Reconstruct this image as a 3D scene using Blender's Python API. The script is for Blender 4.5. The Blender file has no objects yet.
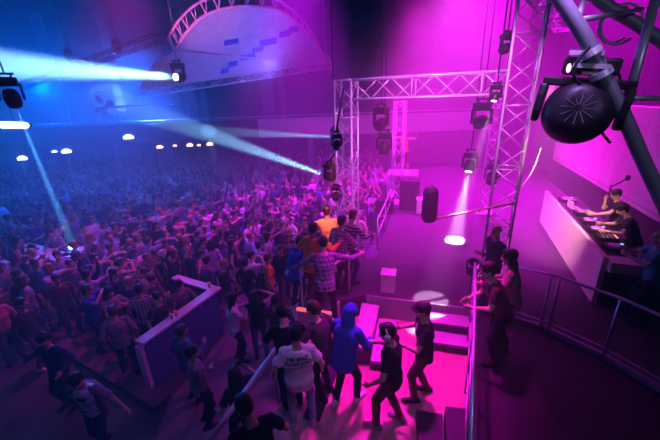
import bpy, bmesh, math, random
import numpy as np
from mathutils import Vector, Matrix, Quaternion
from mathutils.bvhtree import BVHTree

rnd = random.Random(7)
SC = bpy.context.scene
COL = SC.collection
R = math.radians

# ------------------------------------------------------------------ camera
FPX, PITCH, ROLL, EYE = 330.0, R(20.3), R(2.1), 5.5
c_f = Vector((0, math.cos(PITCH), -math.sin(PITCH)))
c_u0 = Vector((0, math.sin(PITCH), math.cos(PITCH)))
c_u = c_u0 * math.cos(ROLL) + Vector((1, 0, 0)) * math.sin(ROLL)
c_r = Vector((1, 0, 0)) * math.cos(ROLL) - c_u0 * math.sin(ROLL)
cam_data = bpy.data.cameras.new('camera')
cam_data.sensor_width = 36
cam_data.lens = FPX / 660 * 36
cam_data.clip_start = 0.05
cam = bpy.data.objects.new('camera', cam_data)
COL.objects.link(cam)
m = Matrix((c_r, c_u, -c_f)).transposed().to_4x4()
m.translation = Vector((0, 0, EYE))
cam.matrix_world = m
SC.camera = cam


def ray(x, y):
    return c_f + c_r * ((x - 330) / FPX) - c_u * ((y - 220) / FPX)


def atz(x, y, z):
    d = ray(x, y)
    return Vector((0, 0, EYE)) + d * ((z - EYE) / d.z)


def aty(x, y, Y):
    d = ray(x, y)
    return Vector((0, 0, EYE)) + d * (Y / d.y)


def project(p):
    v = Vector(p) - Vector((0, 0, EYE))
    w = v.dot(c_f)
    return 330 + FPX * v.dot(c_r) / w, 220 - FPX * v.dot(c_u) / w


# ------------------------------------------------------------------ world, exposure
wd = bpy.data.worlds.new('world')
SC.world = wd
wd.use_nodes = True
wd.node_tree.nodes['Background'].inputs[0].default_value = (0.01, 0.006, 0.03, 1)
wd.node_tree.nodes['Background'].inputs[1].default_value = 0.25
SC.view_settings.view_transform = 'Standard'
SC.view_settings.look = 'None'
SC.view_settings.gamma = 1
SC.view_settings.use_curve_mapping = False
SC.view_settings.exposure = 0.0
SC.cycles.use_denoising = True
SC.cycles.max_bounces = 5
SC.cycles.volume_bounces = 0
SC.cycles.sample_clamp_indirect = 4

# ------------------------------------------------------------------ lights
MAGENTA = (1.0, 0.0, 1.0)
PINK = (1.0, 0.0, 0.8)
BLUE = (0.0, 0.125, 1.0)
ICE = (0.26, 0.62, 1.0)
RED = (1.0, 0.13, 0.05)


def spot(name, loc, target, power, color, angle, blend=0.3, radius=0.06):
    ld = bpy.data.lights.new(name, 'SPOT')
    ld.energy = power
    ld.color = color
    ld.spot_size = R(angle)
    ld.spot_blend = blend
    ld.shadow_soft_size = radius
    o = bpy.data.objects.new(name, ld)
    COL.objects.link(o)
    o.location = loc
    o.rotation_euler = (Vector(target) - Vector(loc)).to_track_quat('-Z', 'Y').to_euler()
    return o


def area(name, loc, target, power, color, sx, sy, spread=180):
    ld = bpy.data.lights.new(name, 'AREA')
    ld.shape = 'RECTANGLE'
    ld.size = sx
    ld.size_y = sy
    ld.energy = power
    ld.color = color
    ld.spread = R(spread)
    o = bpy.data.objects.new(name, ld)
    COL.objects.link(o)
    o.location = loc
    o.rotation_euler = (Vector(target) - Vector(loc)).to_track_quat('-Z', 'Y').to_euler()
    return o


# washes and fills without fixtures, added to light haze, crowd, vault and trusses
spot('flood_stage', (4.0, 9.8, 11.4), (3.9, 9.9, 0.0), 9000, MAGENTA, 56, 0.9, 0.4)
spot('flood_stage_rear', (6.2, 14.2, 11.4), (5.0, 13.6, 0.0), 34000, MAGENTA, 76, 0.9, 0.5)
spot('flood_booth', (8.6, 10.8, 11.0), (8.2, 10.8, 0.0), 19000, MAGENTA, 64, 0.9, 0.4)
spot('fill_floor_edge', (-0.8, 13.0, 11.2), (-1.2, 12.6, 0.0), 20000, (0.6, 0.0, 1.0), 58, 1.0, 0.4)  # added so purple bleeds into the haze between blue and magenta
spot('flood_gate', (2.1, 8.6, 8.4), (1.5, 5.8, 1.0), 900, MAGENTA, 60, 0.9, 0.3)
spot('flood_front', (1.4, 5.6, 7.2), (1.1, 4.4, 1.0), 3600, PINK, 44, 0.8, 0.2)
spot('flood_crowd_blue', (-13.0, 25.5, 8.6), (-10.8, 16.5, 0.0), 52000, BLUE, 76, 1.0, 2.4)
spot('flood_left_blue', (-20.0, 17.0, 7.5), (-11.0, 16.0, 3.5), 9000, BLUE, 58, 1.0, 0.5)
spot('fill_roof_blue', (-20.0, 25.0, 7.0), (-9.0, 15.0, 7.5), 15000, BLUE, 100, 1.0, 0.4)  # extra blue added for the upper left haze
spot('fill_bar_violet', (-0.6, 2.4, 8.2), (-3.2, 5.8, 0.5), 330, (0.36, 0.10, 1.0), 56, 0.9, 0.15)  # unseen fill added to lift the bar wall's front
spot('fill_side_pink', (0.3, 6.9, 6.4), (-4.4, 7.9, 1.0), 380, (1.0, 0.03, 0.62), 76, 0.9, 0.15)  # unseen fill added for pink on the near crowd's faces
spot('fill_crowd_pink', (-5.0, 10.4, 9.6), (-6.2, 9.4, 0.0), 2300, (1.0, 0.0, 0.8), 60, 0.9, 0.4)
spot('fill_vault', (-1.2, 8.6, 6.2), (-4.4, 18.0, 8.2), 8500, (0.16, 0.14, 1.0), 40, 0.8, 0.15)  # unseen fill added to brighten the pale cloth
spot('fill_truss', (1.7, 4.6, 6.9), (2.3, 7.6, 5.0), 1500, (1.0, 0.20, 1.0), 84, 0.8, 0.15)  # unseen fill added to brighten the gate truss
spot('fill_arch', (-5.0, 13.6, 7.4), (-5.4, 16.4, 9.2), 700, (1.0, 0.2, 0.5), 60, 0.8, 0.15)  # unseen fill added to turn the arch's left end pink
spot('tube_fill', (1.6, -1.2, 6.6), (1.3, 1.6, 5.4), 60, (0.5, 0.5, 1.0), 44, 0.6, 0.1)  # unseen fill added to brighten the curved tube near the camera

B1 = aty(174, 77, 15.6)
B2 = aty(325, 175, 8.6)
B3 = aty(332, 137, 9.6)
B4 = aty(16, 107, 7.6)
RED_LAMP = aty(336, 150, 6.1)
PK1 = aty(500, 52, 7.6)
PK2 = aty(468, 174, 9.6)


# beams of the moving heads, plus added fills and a streak without fixtures
spot('beam_or_fill', B1, aty(-60, 60, 8.4), 520000, ICE, 7.0, 0.25, 0.13)
spot('beam_or_fill', B2, aty(138, 109, 22.0), 260000, ICE, 5.5, 0.3, 0.05)
spot('beam_or_fill', B3, aty(190, 130, 24.0), 130000, ICE, 3.6, 0.3, 0.04)
spot('beam_or_fill', B4, atz(72, 243, 1.1), 260000, (0.10, 0.46, 1.0), 2.8, 0.3, 0.03)
spot('beam_or_fill', RED_LAMP, aty(327, 228, 6.85), 900, RED, 26, 0.6, 0.05)
spot('beam_or_fill', PK1, aty(400, 112, 11.5), 2200, MAGENTA, 24, 0.8, 0.08)
spot('beam_or_fill', PK2, atz(455, 240, 1.5), 30000, (0.9, 0.5, 1.0), 15, 0.3, 0.06)
spot('beam_or_fill', (3.25, 6.75, 5.3), atz(431, 300, 1.5), 5200, (1.0, 0.55, 1.0), 10, 0.25, 0.03)
spot('beam_or_fill', (0.9, 1.4, 6.6), (0.9, 3.9, 1.0), 200, (0.55, 0.26, 1.0), 58, 0.9, 0.10)  # fill added from the camera side for the nearest figures; no fixture
spot('beam_or_fill', (3.4, 5.4, 5.6), (6.0, 7.9, 2.25), 2400, (1.0, 0.5, 0.42), 38, 0.9, 0.10)  # warm fill added for the DJ booth panel; no fixture
spot('beam_or_fill', aty(-30, 236, 12.5), aty(200, 176, 19.0), 16000, (0.16, 0.02, 1.0), 6, 0.4, 0.06)


# ------------------------------------------------------------------ materials
MATS = {}


def nodes_of(m):
    m.use_nodes = True
    nt = m.node_tree
    return nt, nt.nodes['Principled BSDF']


def mat(name, color, rough=0.6, metal=0.0, emit=None, estr=0.0, vary=0.12, scale=9.0, bump=0.0, spec=0.4):
    """procedural surface: base colour broken up by noise, optional bump"""
    if name in MATS:
        return MATS[name]
    m = bpy.data.materials.new(name)
    nt, b = nodes_of(m)
    tc = nt.nodes.new('ShaderNodeTexCoord')
    nz = nt.nodes.new('ShaderNodeTexNoise')
    nz.inputs['Scale'].default_value = scale
    nz.inputs['Detail'].default_value = 4
    nt.links.new(tc.outputs['Object'], nz.inputs['Vector'])
    mx = nt.nodes.new('ShaderNodeMix')
    mx.data_type = 'RGBA'
    c = Vector(color)
    mx.inputs[6].default_value = (*(c * (1 - vary)), 1)
    mx.inputs[7].default_value = (*[min(1, v) for v in c * (1 + vary)], 1)
    nt.links.new(nz.outputs['Fac'], mx.inputs[0])
    nt.links.new(mx.outputs[2], b.inputs['Base Color'])
    b.inputs['Roughness'].default_value = rough
    b.inputs['Metallic'].default_value = metal
    b.inputs['Specular IOR Level'].default_value = spec
    if bump:
        bp = nt.nodes.new('ShaderNodeBump')
        bp.inputs['Strength'].default_value = bump
        bp.inputs['Distance'].default_value = 0.01
        nt.links.new(nz.outputs['Fac'], bp.inputs['Height'])
        nt.links.new(bp.outputs['Normal'], b.inputs['Normal'])
    if emit:
        b.inputs['Emission Color'].default_value = (*emit, 1)
        b.inputs['Emission Strength'].default_value = estr
    MATS[name] = m
    return m


def mat_pattern(name, ca, cb, kind, sx, sz, rough=0.8):
    """woven patterns: 'check' (plaid), 'dots' (gingham), 'stripe' (horizontal bands), 'tile', 'board'"""
    if name in MATS:
        return MATS[name]
    m = bpy.data.materials.new(name)
    nt, b = nodes_of(m)
    tc = nt.nodes.new('ShaderNodeTexCoord')
    sep = nt.nodes.new('ShaderNodeSeparateXYZ')
    nt.links.new(tc.outputs['Object'], sep.inputs[0])

    def mth(op, a, bb=None):
        n = nt.nodes.new('ShaderNodeMath')
        n.operation = op
        for i, v in enumerate((a, bb)):
            if v is None:
                continue
            if isinstance(v, (int, float)):
                n.inputs[i].default_value = v
            else:
                nt.links.new(v, n.inputs[i])
        return n.outputs[0]

    def band(axis, per, duty=0.5):
        f = mth('FRACT', mth('MULTIPLY', axis, 1.0 / per))
        return mth('LESS_THAN', f, duty)
    X, Y, Z = sep.outputs
    if kind == 'stripe':
        fac = band(Z, sz, 0.45)
    elif kind == 'check':
        fac = mth('MULTIPLY', mth('ADD', band(mth('ADD', X, Y), sx), band(Z, sz)), 0.5)
    elif kind == 'dots':
        fac = mth('MULTIPLY', band(mth('ADD', X, Y), sx, 0.55), band(Z, sz, 0.55))
    elif kind == 'tile':
        fac = mth('MAXIMUM', band(X, sx, 0.03), band(Y, sz, 0.03))
    elif kind == 'panel':
        fac = mth('MAXIMUM', band(mth('ADD', X, Y), sx, 0.012), band(Z, sz, 0.02))
    else:
        fac = mth('MAXIMUM', band(Y, sz, 0.04), mth('MULTIPLY', band(X, sx, 0.01), 1.0))
    nz = nt.nodes.new('ShaderNodeTexNoise')
    nz.inputs['Scale'].default_value = 3.0
    nz.inputs['Detail'].default_value = 5
    nt.links.new(tc.outputs['Object'], nz.inputs['Vector'])
    mx = nt.nodes.new('ShaderNodeMix')
    mx.data_type = 'RGBA'
    mx.inputs[6].default_value = (*ca, 1)
    mx.inputs[7].default_value = (*cb, 1)
    nt.links.new(fac, mx.inputs[0])
    m2 = nt.nodes.new('ShaderNodeMix')
    m2.data_type = 'RGBA'
    m2.blend_type = 'MULTIPLY'
    m2.inputs[0].default_value = 0.45
    nt.links.new(mx.outputs[2], m2.inputs[6])
    nt.links.new(nz.outputs['Fac'], m2.inputs[7])
    nt.links.new(m2.outputs[2], b.inputs['Base Color'])
    b.inputs['Roughness'].default_value = rough
    MATS[name] = m
    return m


def lens_mat(name, color, strength):
    return mat(name, color, 0.3, 0, color, strength, vary=0.02)


STEEL = mat('brushed_steel', (0.62, 0.62, 0.65), 0.42, 0.65, scale=20)
ALU = mat('truss_aluminium', (0.80, 0.80, 0.82), 0.42, 0.45, scale=15)
DARKTUBE = mat('dark_steel_tube', (0.24, 0.24, 0.29), 0.5, 0.2, scale=12, bump=0.1)
BLACK = mat('black_plastic', (0.013, 0.012, 0.015), 0.5, scale=14)
BLACKMET = mat('black_painted_metal', (0.022, 0.02, 0.026), 0.42, 0.2, scale=12)
RUBBER = mat('black_rubber', (0.012, 0.012, 0.012), 0.8)
WHITE = mat('white_laminate', (0.78, 0.76, 0.74), 0.5, scale=4, vary=0.05)
CLAMP = mat('pale_clamp_metal', (0.72, 0.72, 0.72), 0.4, 0.3)


# ------------------------------------------------------------------ mesh building
class MB:
    def __init__(s):
        s.v, s.f = [], []

    def add(s, vs, fs):
        n = len(s.v)
        s.v += [tuple(v) for v in vs]
        s.f += [tuple(i + n for i in f) for f in fs]
        return s

    def box(s, c, size, M=None):
        x, y, z = (q / 2 for q in size)
        vs = [Vector((a * x, b * y, d * z)) for a in (-1, 1) for b in (-1, 1) for d in (-1, 1)]
        c = Vector(c)
        vs = [(M @ v if M else v) + c for v in vs]
        return s.add(vs, [(0, 1, 3, 2), (4, 6, 7, 5), (0, 4, 5, 1), (2, 3, 7, 6), (0, 2, 6, 4), (1, 5, 7, 3)])

    def bar(s, p0, p1, w, h, up=(0, 0, 1)):
        """square bar from p0 to p1"""
        p0, p1 = Vector(p0), Vector(p1)
        d = (p1 - p0)
        L = d.length
        d.normalize()
        u = Vector(up)
        if abs(d.dot(u)) > 0.98:
            u = Vector((1, 0, 0))
        a = d.cross(u).normalized()
        b = a.cross(d)
        M = Matrix((a, d, b)).transposed()
        return s.box((p0 + p1) / 2, (w, L, h), M)

    def tube(s, pts, r, n=10, caps=True, radii=None):
        pts = [Vector(p) for p in pts]
        rings = []
        nrm = None
        for i, p in enumerate(pts):
            t = (pts[min(i + 1, len(pts) - 1)] - pts[max(i - 1, 0)]).normalized()
            if nrm is None:
                nrm = t.orthogonal().normalized()
            else:
                nrm = (nrm - t * nrm.dot(t)).normalized()
            bn = t.cross(nrm)
            rr = radii[i] if radii else r
            rings.append([p + (nrm * math.cos(2 * math.pi * k / n) + bn * math.sin(2 * math.pi * k / n)) * rr for k in range(n)])
        return s.loft(rings, caps)

    def loft(s, rings, caps=True):
        n = len(rings[0])
        vs = [v for r_ in rings for v in r_]
        fs = []
        for i in range(len(rings) - 1):
            for k in range(n):
                a, b = i * n + k, i * n + (k + 1) % n
                fs.append((a, b, b + n, a + n))
        if caps:
            fs.append(tuple(range(n - 1, -1, -1)))
            fs.append(tuple((len(rings) - 1) * n + k for k in range(n)))
        return s.add(vs, fs)

    def capsule(s, p0, p1, r0, r1, n=12, flat=1.0, fdir=None):
        """tapered capsule; flat<1 squeezes it along fdir"""
        p0, p1 = Vector(p0), Vector(p1)
        d = p1 - p0
        L = max(d.length, 1e-5)
        d = d / L
        a = (Vector(fdir) - d * d.dot(Vector(fdir))).normalized() if fdir is not None else d.orthogonal().normalized()
        b = d.cross(a)
        rings = []
        prof = [(-math.cos(t), math.sin(t)) for t in (0.25, 0.7, 1.15)]
        for q, w in prof:
            rings.append((p0 + d * (q * r0), r0 * w))
        for k in range(0, 3):
            u = k / 2
            rings.append((p0 + d * (L * u), r0 + (r1 - r0) * u))
        for q, w in reversed(prof):
            rings.append((p1 - d * (q * r1), r1 * w))
        rs = [[c + (a * math.cos(2 * math.pi * k / n) * flat + b * math.sin(2 * math.pi * k / n)) * rr for k in range(n)] for c, rr in rings]
        return s.loft(rs)

    def ellipsoid(s, c, rad, M=None, n=16, m=10):
        c = Vector(c)
        rings = []
        for i in range(1, m):
            t = math.pi * i / m
            ring = []
            for k in range(n):
                v = Vector((math.sin(t) * math.cos(2 * math.pi * k / n) * rad[0], math.sin(t) * math.sin(2 * math.pi * k / n) * rad[1], -math.cos(t) * rad[2]))
                ring.append(c + (M @ v if M else v))
            rings.append(ring)
        return s.loft(rings)

    def lathe(s, prof, c=(0, 0, 0), M=None, n=20):
        c = Vector(c)
        rings = []
        for r_, z in prof:
            ring = []
            for k in range(n):
                v = Vector((r_ * math.cos(2 * math.pi * k / n), r_ * math.sin(2 * math.pi * k / n), z))
                ring.append(c + (M @ v if M else v))
            rings.append(ring)
        return s.loft(rings)

    def prism(s, poly, z0, z1):
        n = len(poly)
        vs = [(p[0], p[1], z0) for p in poly] + [(p[0], p[1], z1) for p in poly]
        fs = [tuple(range(n - 1, -1, -1)), tuple(range(n, 2 * n))]
        fs += [(k, (k + 1) % n, (k + 1) % n + n, k + n) for k in range(n)]
        return s.add(vs, fs)

    def mesh(s, name, smooth=False):
        me = bpy.data.meshes.new(name)
        me.from_pydata([tuple(v) for v in s.v], [], s.f)
        bm = bmesh.new()
        bm.from_mesh(me)
        bmesh.ops.recalc_face_normals(bm, faces=bm.faces)
        bm.to_mesh(me)
        bm.free()
        if smooth:
            me.polygons.foreach_set('use_smooth', [True] * len(me.polygons))
        return me

    def build(s, name, material, parent=None, smooth=False, bevel=0.0):
        me = s.mesh(name, smooth)
        me.materials.append(material)
        o = bpy.data.objects.new(name, me)
        COL.objects.link(o)
        if parent is not None:
            o.parent = parent
        if bevel:
            md = o.modifiers.new('bevel', 'BEVEL')
            md.width = bevel
            md.segments = 2
            md.limit_method = 'ANGLE'
        return o


def tag(o, label, cat, group=None, kind=None):
    if kind:
        o['kind'] = kind
    if label:
        o['label'] = label
    if cat:
        o['category'] = cat
    if group:
        o['group'] = group
    return o


def empty(name, loc, label, cat, group=None, rot=None):
    o = bpy.data.objects.new(name, None)
    o.empty_display_size = 0.1
    COL.objects.link(o)
    o.location = loc
    if rot is not None:
        o.rotation_euler = rot
    return tag(o, label, cat, group)


def struct(o):
    o['kind'] = 'structure'
    return o


def copy_tree(o, parent=None):
    c = o.copy()
    COL.objects.link(c)
    if parent is not None:
        c.parent = parent
    for ch in list(o.children):
        copy_tree(ch, c)
    return c

# ------------------------------------------------------------------ structure
SZ = 1.5      # stage level
PZ = 1.0      # level of the steps' foot, in front of the stage
U = Vector((0.96, -0.28, 0)).normalized()     # along the stage front, to the right
V = Vector((0.28, 0.96, 0)).normalized()      # upstage


def uv(o, a, b, z=0):
    return Vector((o[0], o[1], 0)) + U * a + V * b + Vector((0, 0, z))


FLOOR_M = mat_pattern('grey_floor_tiles', (0.10, 0.095, 0.12), (0.04, 0.035, 0.045), 'tile', 0.6, 0.6, 0.45)
struct(MB().box((-7, 14, -0.1), (46, 34, 0.2)).build('floor', FLOOR_M))
CEIL_M = mat('dark_ceiling_paint', (0.045, 0.05, 0.075), 0.85, scale=1.2, vary=0.3)
struct(MB().box((-7, 14, 12.1), (46, 34, 0.2)).build('ceiling', CEIL_M))
WALL_M = mat('dark_hall_plaster', (0.055, 0.06, 0.085), 0.85, scale=1.5, vary=0.25, bump=0.2)
struct(MB().box((-7, 28.1, 6), (46, 0.2, 12.4)).build('wall_back', WALL_M))
struct(MB().box((-24.6, 14, 6), (0.2, 34, 12.4)).build('wall_left', WALL_M))
struct(MB().box((15.6, 14, 6), (0.2, 34, 12.4)).build('wall_right', WALL_M))

# stage: one slab with a notch where the steps are
STAGE_M = mat_pattern('dark_stage_boards', (0.05, 0.045, 0.055), (0.03, 0.026, 0.032), 'board', 1.2, 0.14, 0.8)
FASCIA_M = mat('grey_fascia_paint', (0.34, 0.31, 0.36), 0.6, scale=5, vary=0.15)
s0 = uv((-0.72, 5.62), 0, 0)
stage_poly = [(-0.72, 5.68), (-0.05, 5.48), (0.12, 5.90), (0.72, 6.10), (1.05, 5.98), (2.05, 5.68), (2.95, 5.42), (3.15, 5.15),
              (3.70, 4.78), (4.20, 4.08), (4.55, 3.30), (4.90, 1.5), (15.4, 1.5), (15.4, 19.2), (4.6, 19.2), (3.9, 17.0), (2.6, 12.4), (1.15, 7.75), (0.75, 7.9), (0.15, 8.05), (-0.05, 7.6)]
struct(MB().prism(stage_poly, 0, SZ).build('stage_floor', STAGE_M))
# fascia along the front of the podium corner, pale
fm = MB()
for a, b in (((-0.72, 5.68), (-0.05, 5.48)), ((-0.05, 5.48), (0.12, 5.90)), ((0.72, 6.10), (1.05, 5.98)), ((1.05, 5.98), (2.05, 5.68)), ((2.05, 5.68), (2.95, 5.42))):
    A, B = Vector((*a, 0)), Vector((*b, 0))
    n = (B - A).cross(Vector((0, 0, 1))).normalized() * 0.015
    fm.bar(A + n + Vector((0, 0, 1.26)), B + n + Vector((0, 0, 1.26)), 0.03, 0.50)
struct(fm.build('trim_1', FASCIA_M))
tm = MB()
for a, b in (((-0.74, 5.66), (-0.04, 5.45)),):
    tm.bar((*a, SZ + 0.015), (*b, SZ + 0.015), 0.07, 0.05)
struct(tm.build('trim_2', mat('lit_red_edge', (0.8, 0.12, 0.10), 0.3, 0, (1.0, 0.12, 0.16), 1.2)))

# platform in front of the steps
PINKFLOOR = mat('worn_ochre_floor', (0.50, 0.30, 0.25), 0.5, scale=2.2, vary=0.22)
plat = [(-1.55, 2.2), (-0.86, 4.05), (-0.62, 5.66), (0.30, 6.2), (2.75, 5.5), (2.72, 5.3), (1.84, 3.45), (1.27, 2.2), (0.9, 1.0), (-2.0, 1.0)]
struct(MB().prism(plat, 0, PZ).build('platform', PINKFLOOR))
# dark carpet strip on the platform
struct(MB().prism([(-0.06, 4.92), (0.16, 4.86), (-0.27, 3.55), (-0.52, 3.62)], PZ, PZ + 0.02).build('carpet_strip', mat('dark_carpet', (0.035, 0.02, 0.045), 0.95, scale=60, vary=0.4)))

# raised platform at the right
BALC_M = mat('black_platform_lino', (0.012, 0.011, 0.014), 0.6, scale=3, vary=0.3)
rp = [(1.30, 2.2), (1.86, 3.45), (2.34, 4.55), (2.68, 5.34), (3.18, 5.12), (3.70, 4.75), (4.19, 4.05), (4.53, 3.28), (4.88, 1.5), (4.9, 0.6), (0.8, 0.6), (1.05, 1.5)]
struct(MB().prism(rp, 0, SZ + 0.03).build('side_platform', BALC_M))
kerb = MB()
for a, b in zip(rp[4:8], rp[5:9]):
    kerb.bar((*a, SZ + 0.07), (*b, SZ + 0.07), 0.07, 0.10)
struct(kerb.build('trim_3', mat('dark_purple_kerb', (0.22, 0.20, 0.24), 0.5)))

# steps, right flight: two treads across, going up to the stage
STEP_M = mat('grey_step_paint', (0.42, 0.38, 0.42), 0.55, scale=6, vary=0.15)
RISER_M = mat('dark_riser', (0.05, 0.04, 0.06), 0.6)
for k in range(2):
    z1 = PZ + 0.17 * (2 - k)
    o0 = Vector((1.98, 5.66, 0)) - V * (0.36 * (k + 1))
    a, b, c, d = o0, o0 + U * 1.0, o0 + U * 1.0 + V * 0.36, o0 + V * 0.36
    struct(MB().prism([(p.x, p.y) for p in (a, b, c, d)], PZ, z1).build('step', STEP_M))
    rb = MB()
    n = -V * 0.012
    rb.bar(a + n + Vector((0, 0, z1 - 0.085)), b + n + Vector((0, 0, z1 - 0.085)), 0.02, 0.13)
    struct(rb.build('riser', RISER_M))
# left flight: two long treads going down to the right
for (pts, z1) in (([(0.33, 4.72), (0.62, 4.66), (0.98, 5.92), (0.62, 6.05)], PZ + 0.34), ([(0.62, 4.55), (0.98, 4.46), (1.30, 5.62), (0.92, 5.72)], PZ + 0.17)):
    struct(MB().prism(pts, PZ, z1).build('step', STEP_M))
    rb = MB()
    A, B = Vector((*pts[0], 0)), Vector((*pts[1], 0))
    rb.bar(A - V * 0.012 + Vector((0, 0, (z1 + PZ) / 2 - 0.02)), B - V * 0.012 + Vector((0, 0, (z1 + PZ) / 2 - 0.02)), 0.02, z1 - PZ - 0.05)
    A, B = Vector((*pts[1], 0)), Vector((*pts[2], 0))
    rb.bar(A + U * 0.012 + Vector((0, 0, z1 - 0.085)), B + U * 0.012 + Vector((0, 0, z1 - 0.085)), 0.02, 0.13)
    struct(rb.build('riser', RISER_M))
# dark steps from the platform up to the side platform
for (pts, z1) in (([(0.96, 2.5), (1.2, 2.45), (1.52, 3.47), (1.16, 3.56)], PZ + 0.17), ([(1.22, 2.42), (1.38, 2.42), (1.84, 3.40), (1.54, 3.46)], PZ + 0.34)):
    struct(MB().prism(pts, PZ, z1).build('step', mat('black_step', (0.03, 0.025, 0.035), 0.7)))
struct(MB().prism([(-0.42, 2.4), (-0.05, 2.3), (0.10, 3.12), (-0.28, 3.2)], PZ, PZ + 0.12).build('step', MATS['black_step']))

struct(MB().prism([(-1.20, 5.95), (-0.80, 5.85), (-0.45, 6.85), (-0.90, 7.0)], 0, 0.95).build('step', STEP_M))
# sunken kerb on the lower floor, left front
k = MB()
k.bar((-6.9, 6.75, 0.07), (-3.35, 4.80, 0.07), 0.34, 0.14)
struct(k.build('trim_4', mat('dark_kerb_stone', (0.11, 0.09, 0.13), 0.6, scale=7)))
# lower passage floor: pale worn boards
struct(MB().prism([(-3.3, 4.9), (-2.7, 6.95), (-0.95, 6.6), (-0.7, 5.7), (-0.95, 4.0), (-1.7, 2.2), (-2.9, 2.2)], 0, 0.012).build('passage_floor', mat_pattern('worn_passage_boards', (0.30, 0.27, 0.32), (0.13, 0.11, 0.14), 'tile', 0.9, 0.45, 0.5)))

# far balcony: slab, pale fascia band, columns below
struct(MB().box((-7.0, 24.2, 3.55), (34, 8.0, 0.35)).build('balcony_floor', mat('dark_balcony_slab', (0.10, 0.10, 0.14), 0.8)))
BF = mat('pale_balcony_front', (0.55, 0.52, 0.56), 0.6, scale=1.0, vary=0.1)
struct(MB().box((-14.0, 20.15, 3.95), (20.0, 0.14, 1.05)).build('balcony_front', mat('dimmed_balcony_front', (0.014, 0.016, 0.026), 0.7)))  # left stretch darkened in its colour so beam landings stay dim
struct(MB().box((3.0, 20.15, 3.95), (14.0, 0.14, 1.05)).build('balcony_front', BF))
br = MB()
br.tube([(-24, 20.05, 4.62), (10, 20.05, 4.62)], 0.035)
struct(br.build('trim_5', STEEL))
cm = mat('pale_pilaster', (0.2, 0.2, 0.25), 0.7)
for i, (px, w) in enumerate(((190, .55), (204, .28), (268, .62), (283, .30), (345, .5), (120, .4), (60, .5))):
    p = aty(px, 100, 27.9)
    struct(MB().box((p.x, 27.9, 8.0), (w * 1.5, 0.25, 8.0)).build('pilaster', cm))
for x in (-19, -13, -7, -1, 5):
    struct(MB().lathe([(.17, 0), (.17, 3.4)], (x, 20.6, 0), n=14).build('column', cm, smooth=False))
# rear stage wall right, and pale screen wall behind the DJ booth
struct(MB().box((12.9, 17.2, 6.0), (5.2, 0.2, 12)).build('wall_stage', mat('stage_back_plaster', (0.24, 0.20, 0.26), 0.8, scale=1.2, vary=0.2)))
w0, w1 = Vector((10.45, 15.1, 0)), Vector((7.15, 5.2, 0))
struct(MB().bar(w0 + Vector((0, 0, 2.0)), w1 + Vector((0, 0, 2.0)), 0.14, 1.0).build('wall_booth', mat('black_booth_wall', (0.02, 0.017, 0.024), 0.7)))
struct(MB().bar(w0 + Vector((0.0, 0, 3.75)), w1 + Vector((0.0, 0, 3.75)), 0.18, 2.5).build('wall_booth_upper', mat_pattern('cream_wall_panels', (0.80, 0.66, 0.60), (0.5, 0.4, 0.38), 'panel', 2.4, 2.6, 0.7)))

# vaulted ceiling cove with a pale cloth, seen through its arched truss
VA, VB = aty(176, 50, 16.0), aty(326, 64, 19.5)
VAb, VBb = aty(138, 92, 19.6), aty(331, 62, 20.2)
VC = [aty(186, 33, 16.3), aty(207, 14, 16.9), aty(240, 6, 17.6), aty(276, 9, 18.3), aty(300, 24, 18.9), aty(315, 43, 19.2)]
arch_pts = [VA] + VC + [VB]


def catmull(pts, n):
    out = []
    P = [pts[0] * 2 - pts[1]] + list(pts) + [pts[-1] * 2 - pts[-2]]
    for i in range(1, len(P) - 2):
        for k in range(n):
            t = k / n
            out.append(0.5 * (2 * P[i] + (P[i + 1] - P[i - 1]) * t + (2 * P[i - 1] - 5 * P[i] + 4 * P[i + 1] - P[i + 2]) * t * t + (3 * P[i] - P[i - 1] - 3 * P[i + 1] + P[i + 2]) * t ** 3))
    out.append(P[-2])
    return out


arc = catmull(arch_pts, 5)
NB = len(arc)
base = [VAb.lerp(VBb, i / (NB - 1)) for i in range(NB)]
rows = 9
vs, fs = [], []
for j in range(rows):
    t = j / (rows - 1)
    for i in range(NB):
        p = arc[i].lerp(base[i], t)
        p.z += 0.35 * math.sin(math.pi * t)
        vs.append(p)
for j in range(rows - 1):
    for i in range(NB - 1):
        a = j * NB + i
        fs.append((a, a + 1, a + 1 + NB, a + NB))
nv = len(vs)
vs2 = vs + [v + Vector((0, 0.05, 0.08)) for v in vs]
fs2 = fs + [tuple(i + nv for i in reversed(f)) for f in fs]
CLOTH = mat_pattern('pale_vault_cloth', (0.72, 0.72, 0.78), (0.5, 0.5, 0.6), 'panel', 0.9, 0.45, 0.85)
struct(MB().add(vs2, fs2).build('ceiling_vault', CLOTH, smooth=True))

# projected blue squares, their light built as coloured patches on the cloth
def vault(u, t):
    i = min(NB - 2, int(u))
    k = u - i
    p = arc[i].lerp(arc[i + 1], k).lerp(base[i].lerp(base[i + 1], k), t)
    p.z += 0.35 * math.sin(math.pi * t)
    return p


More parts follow.
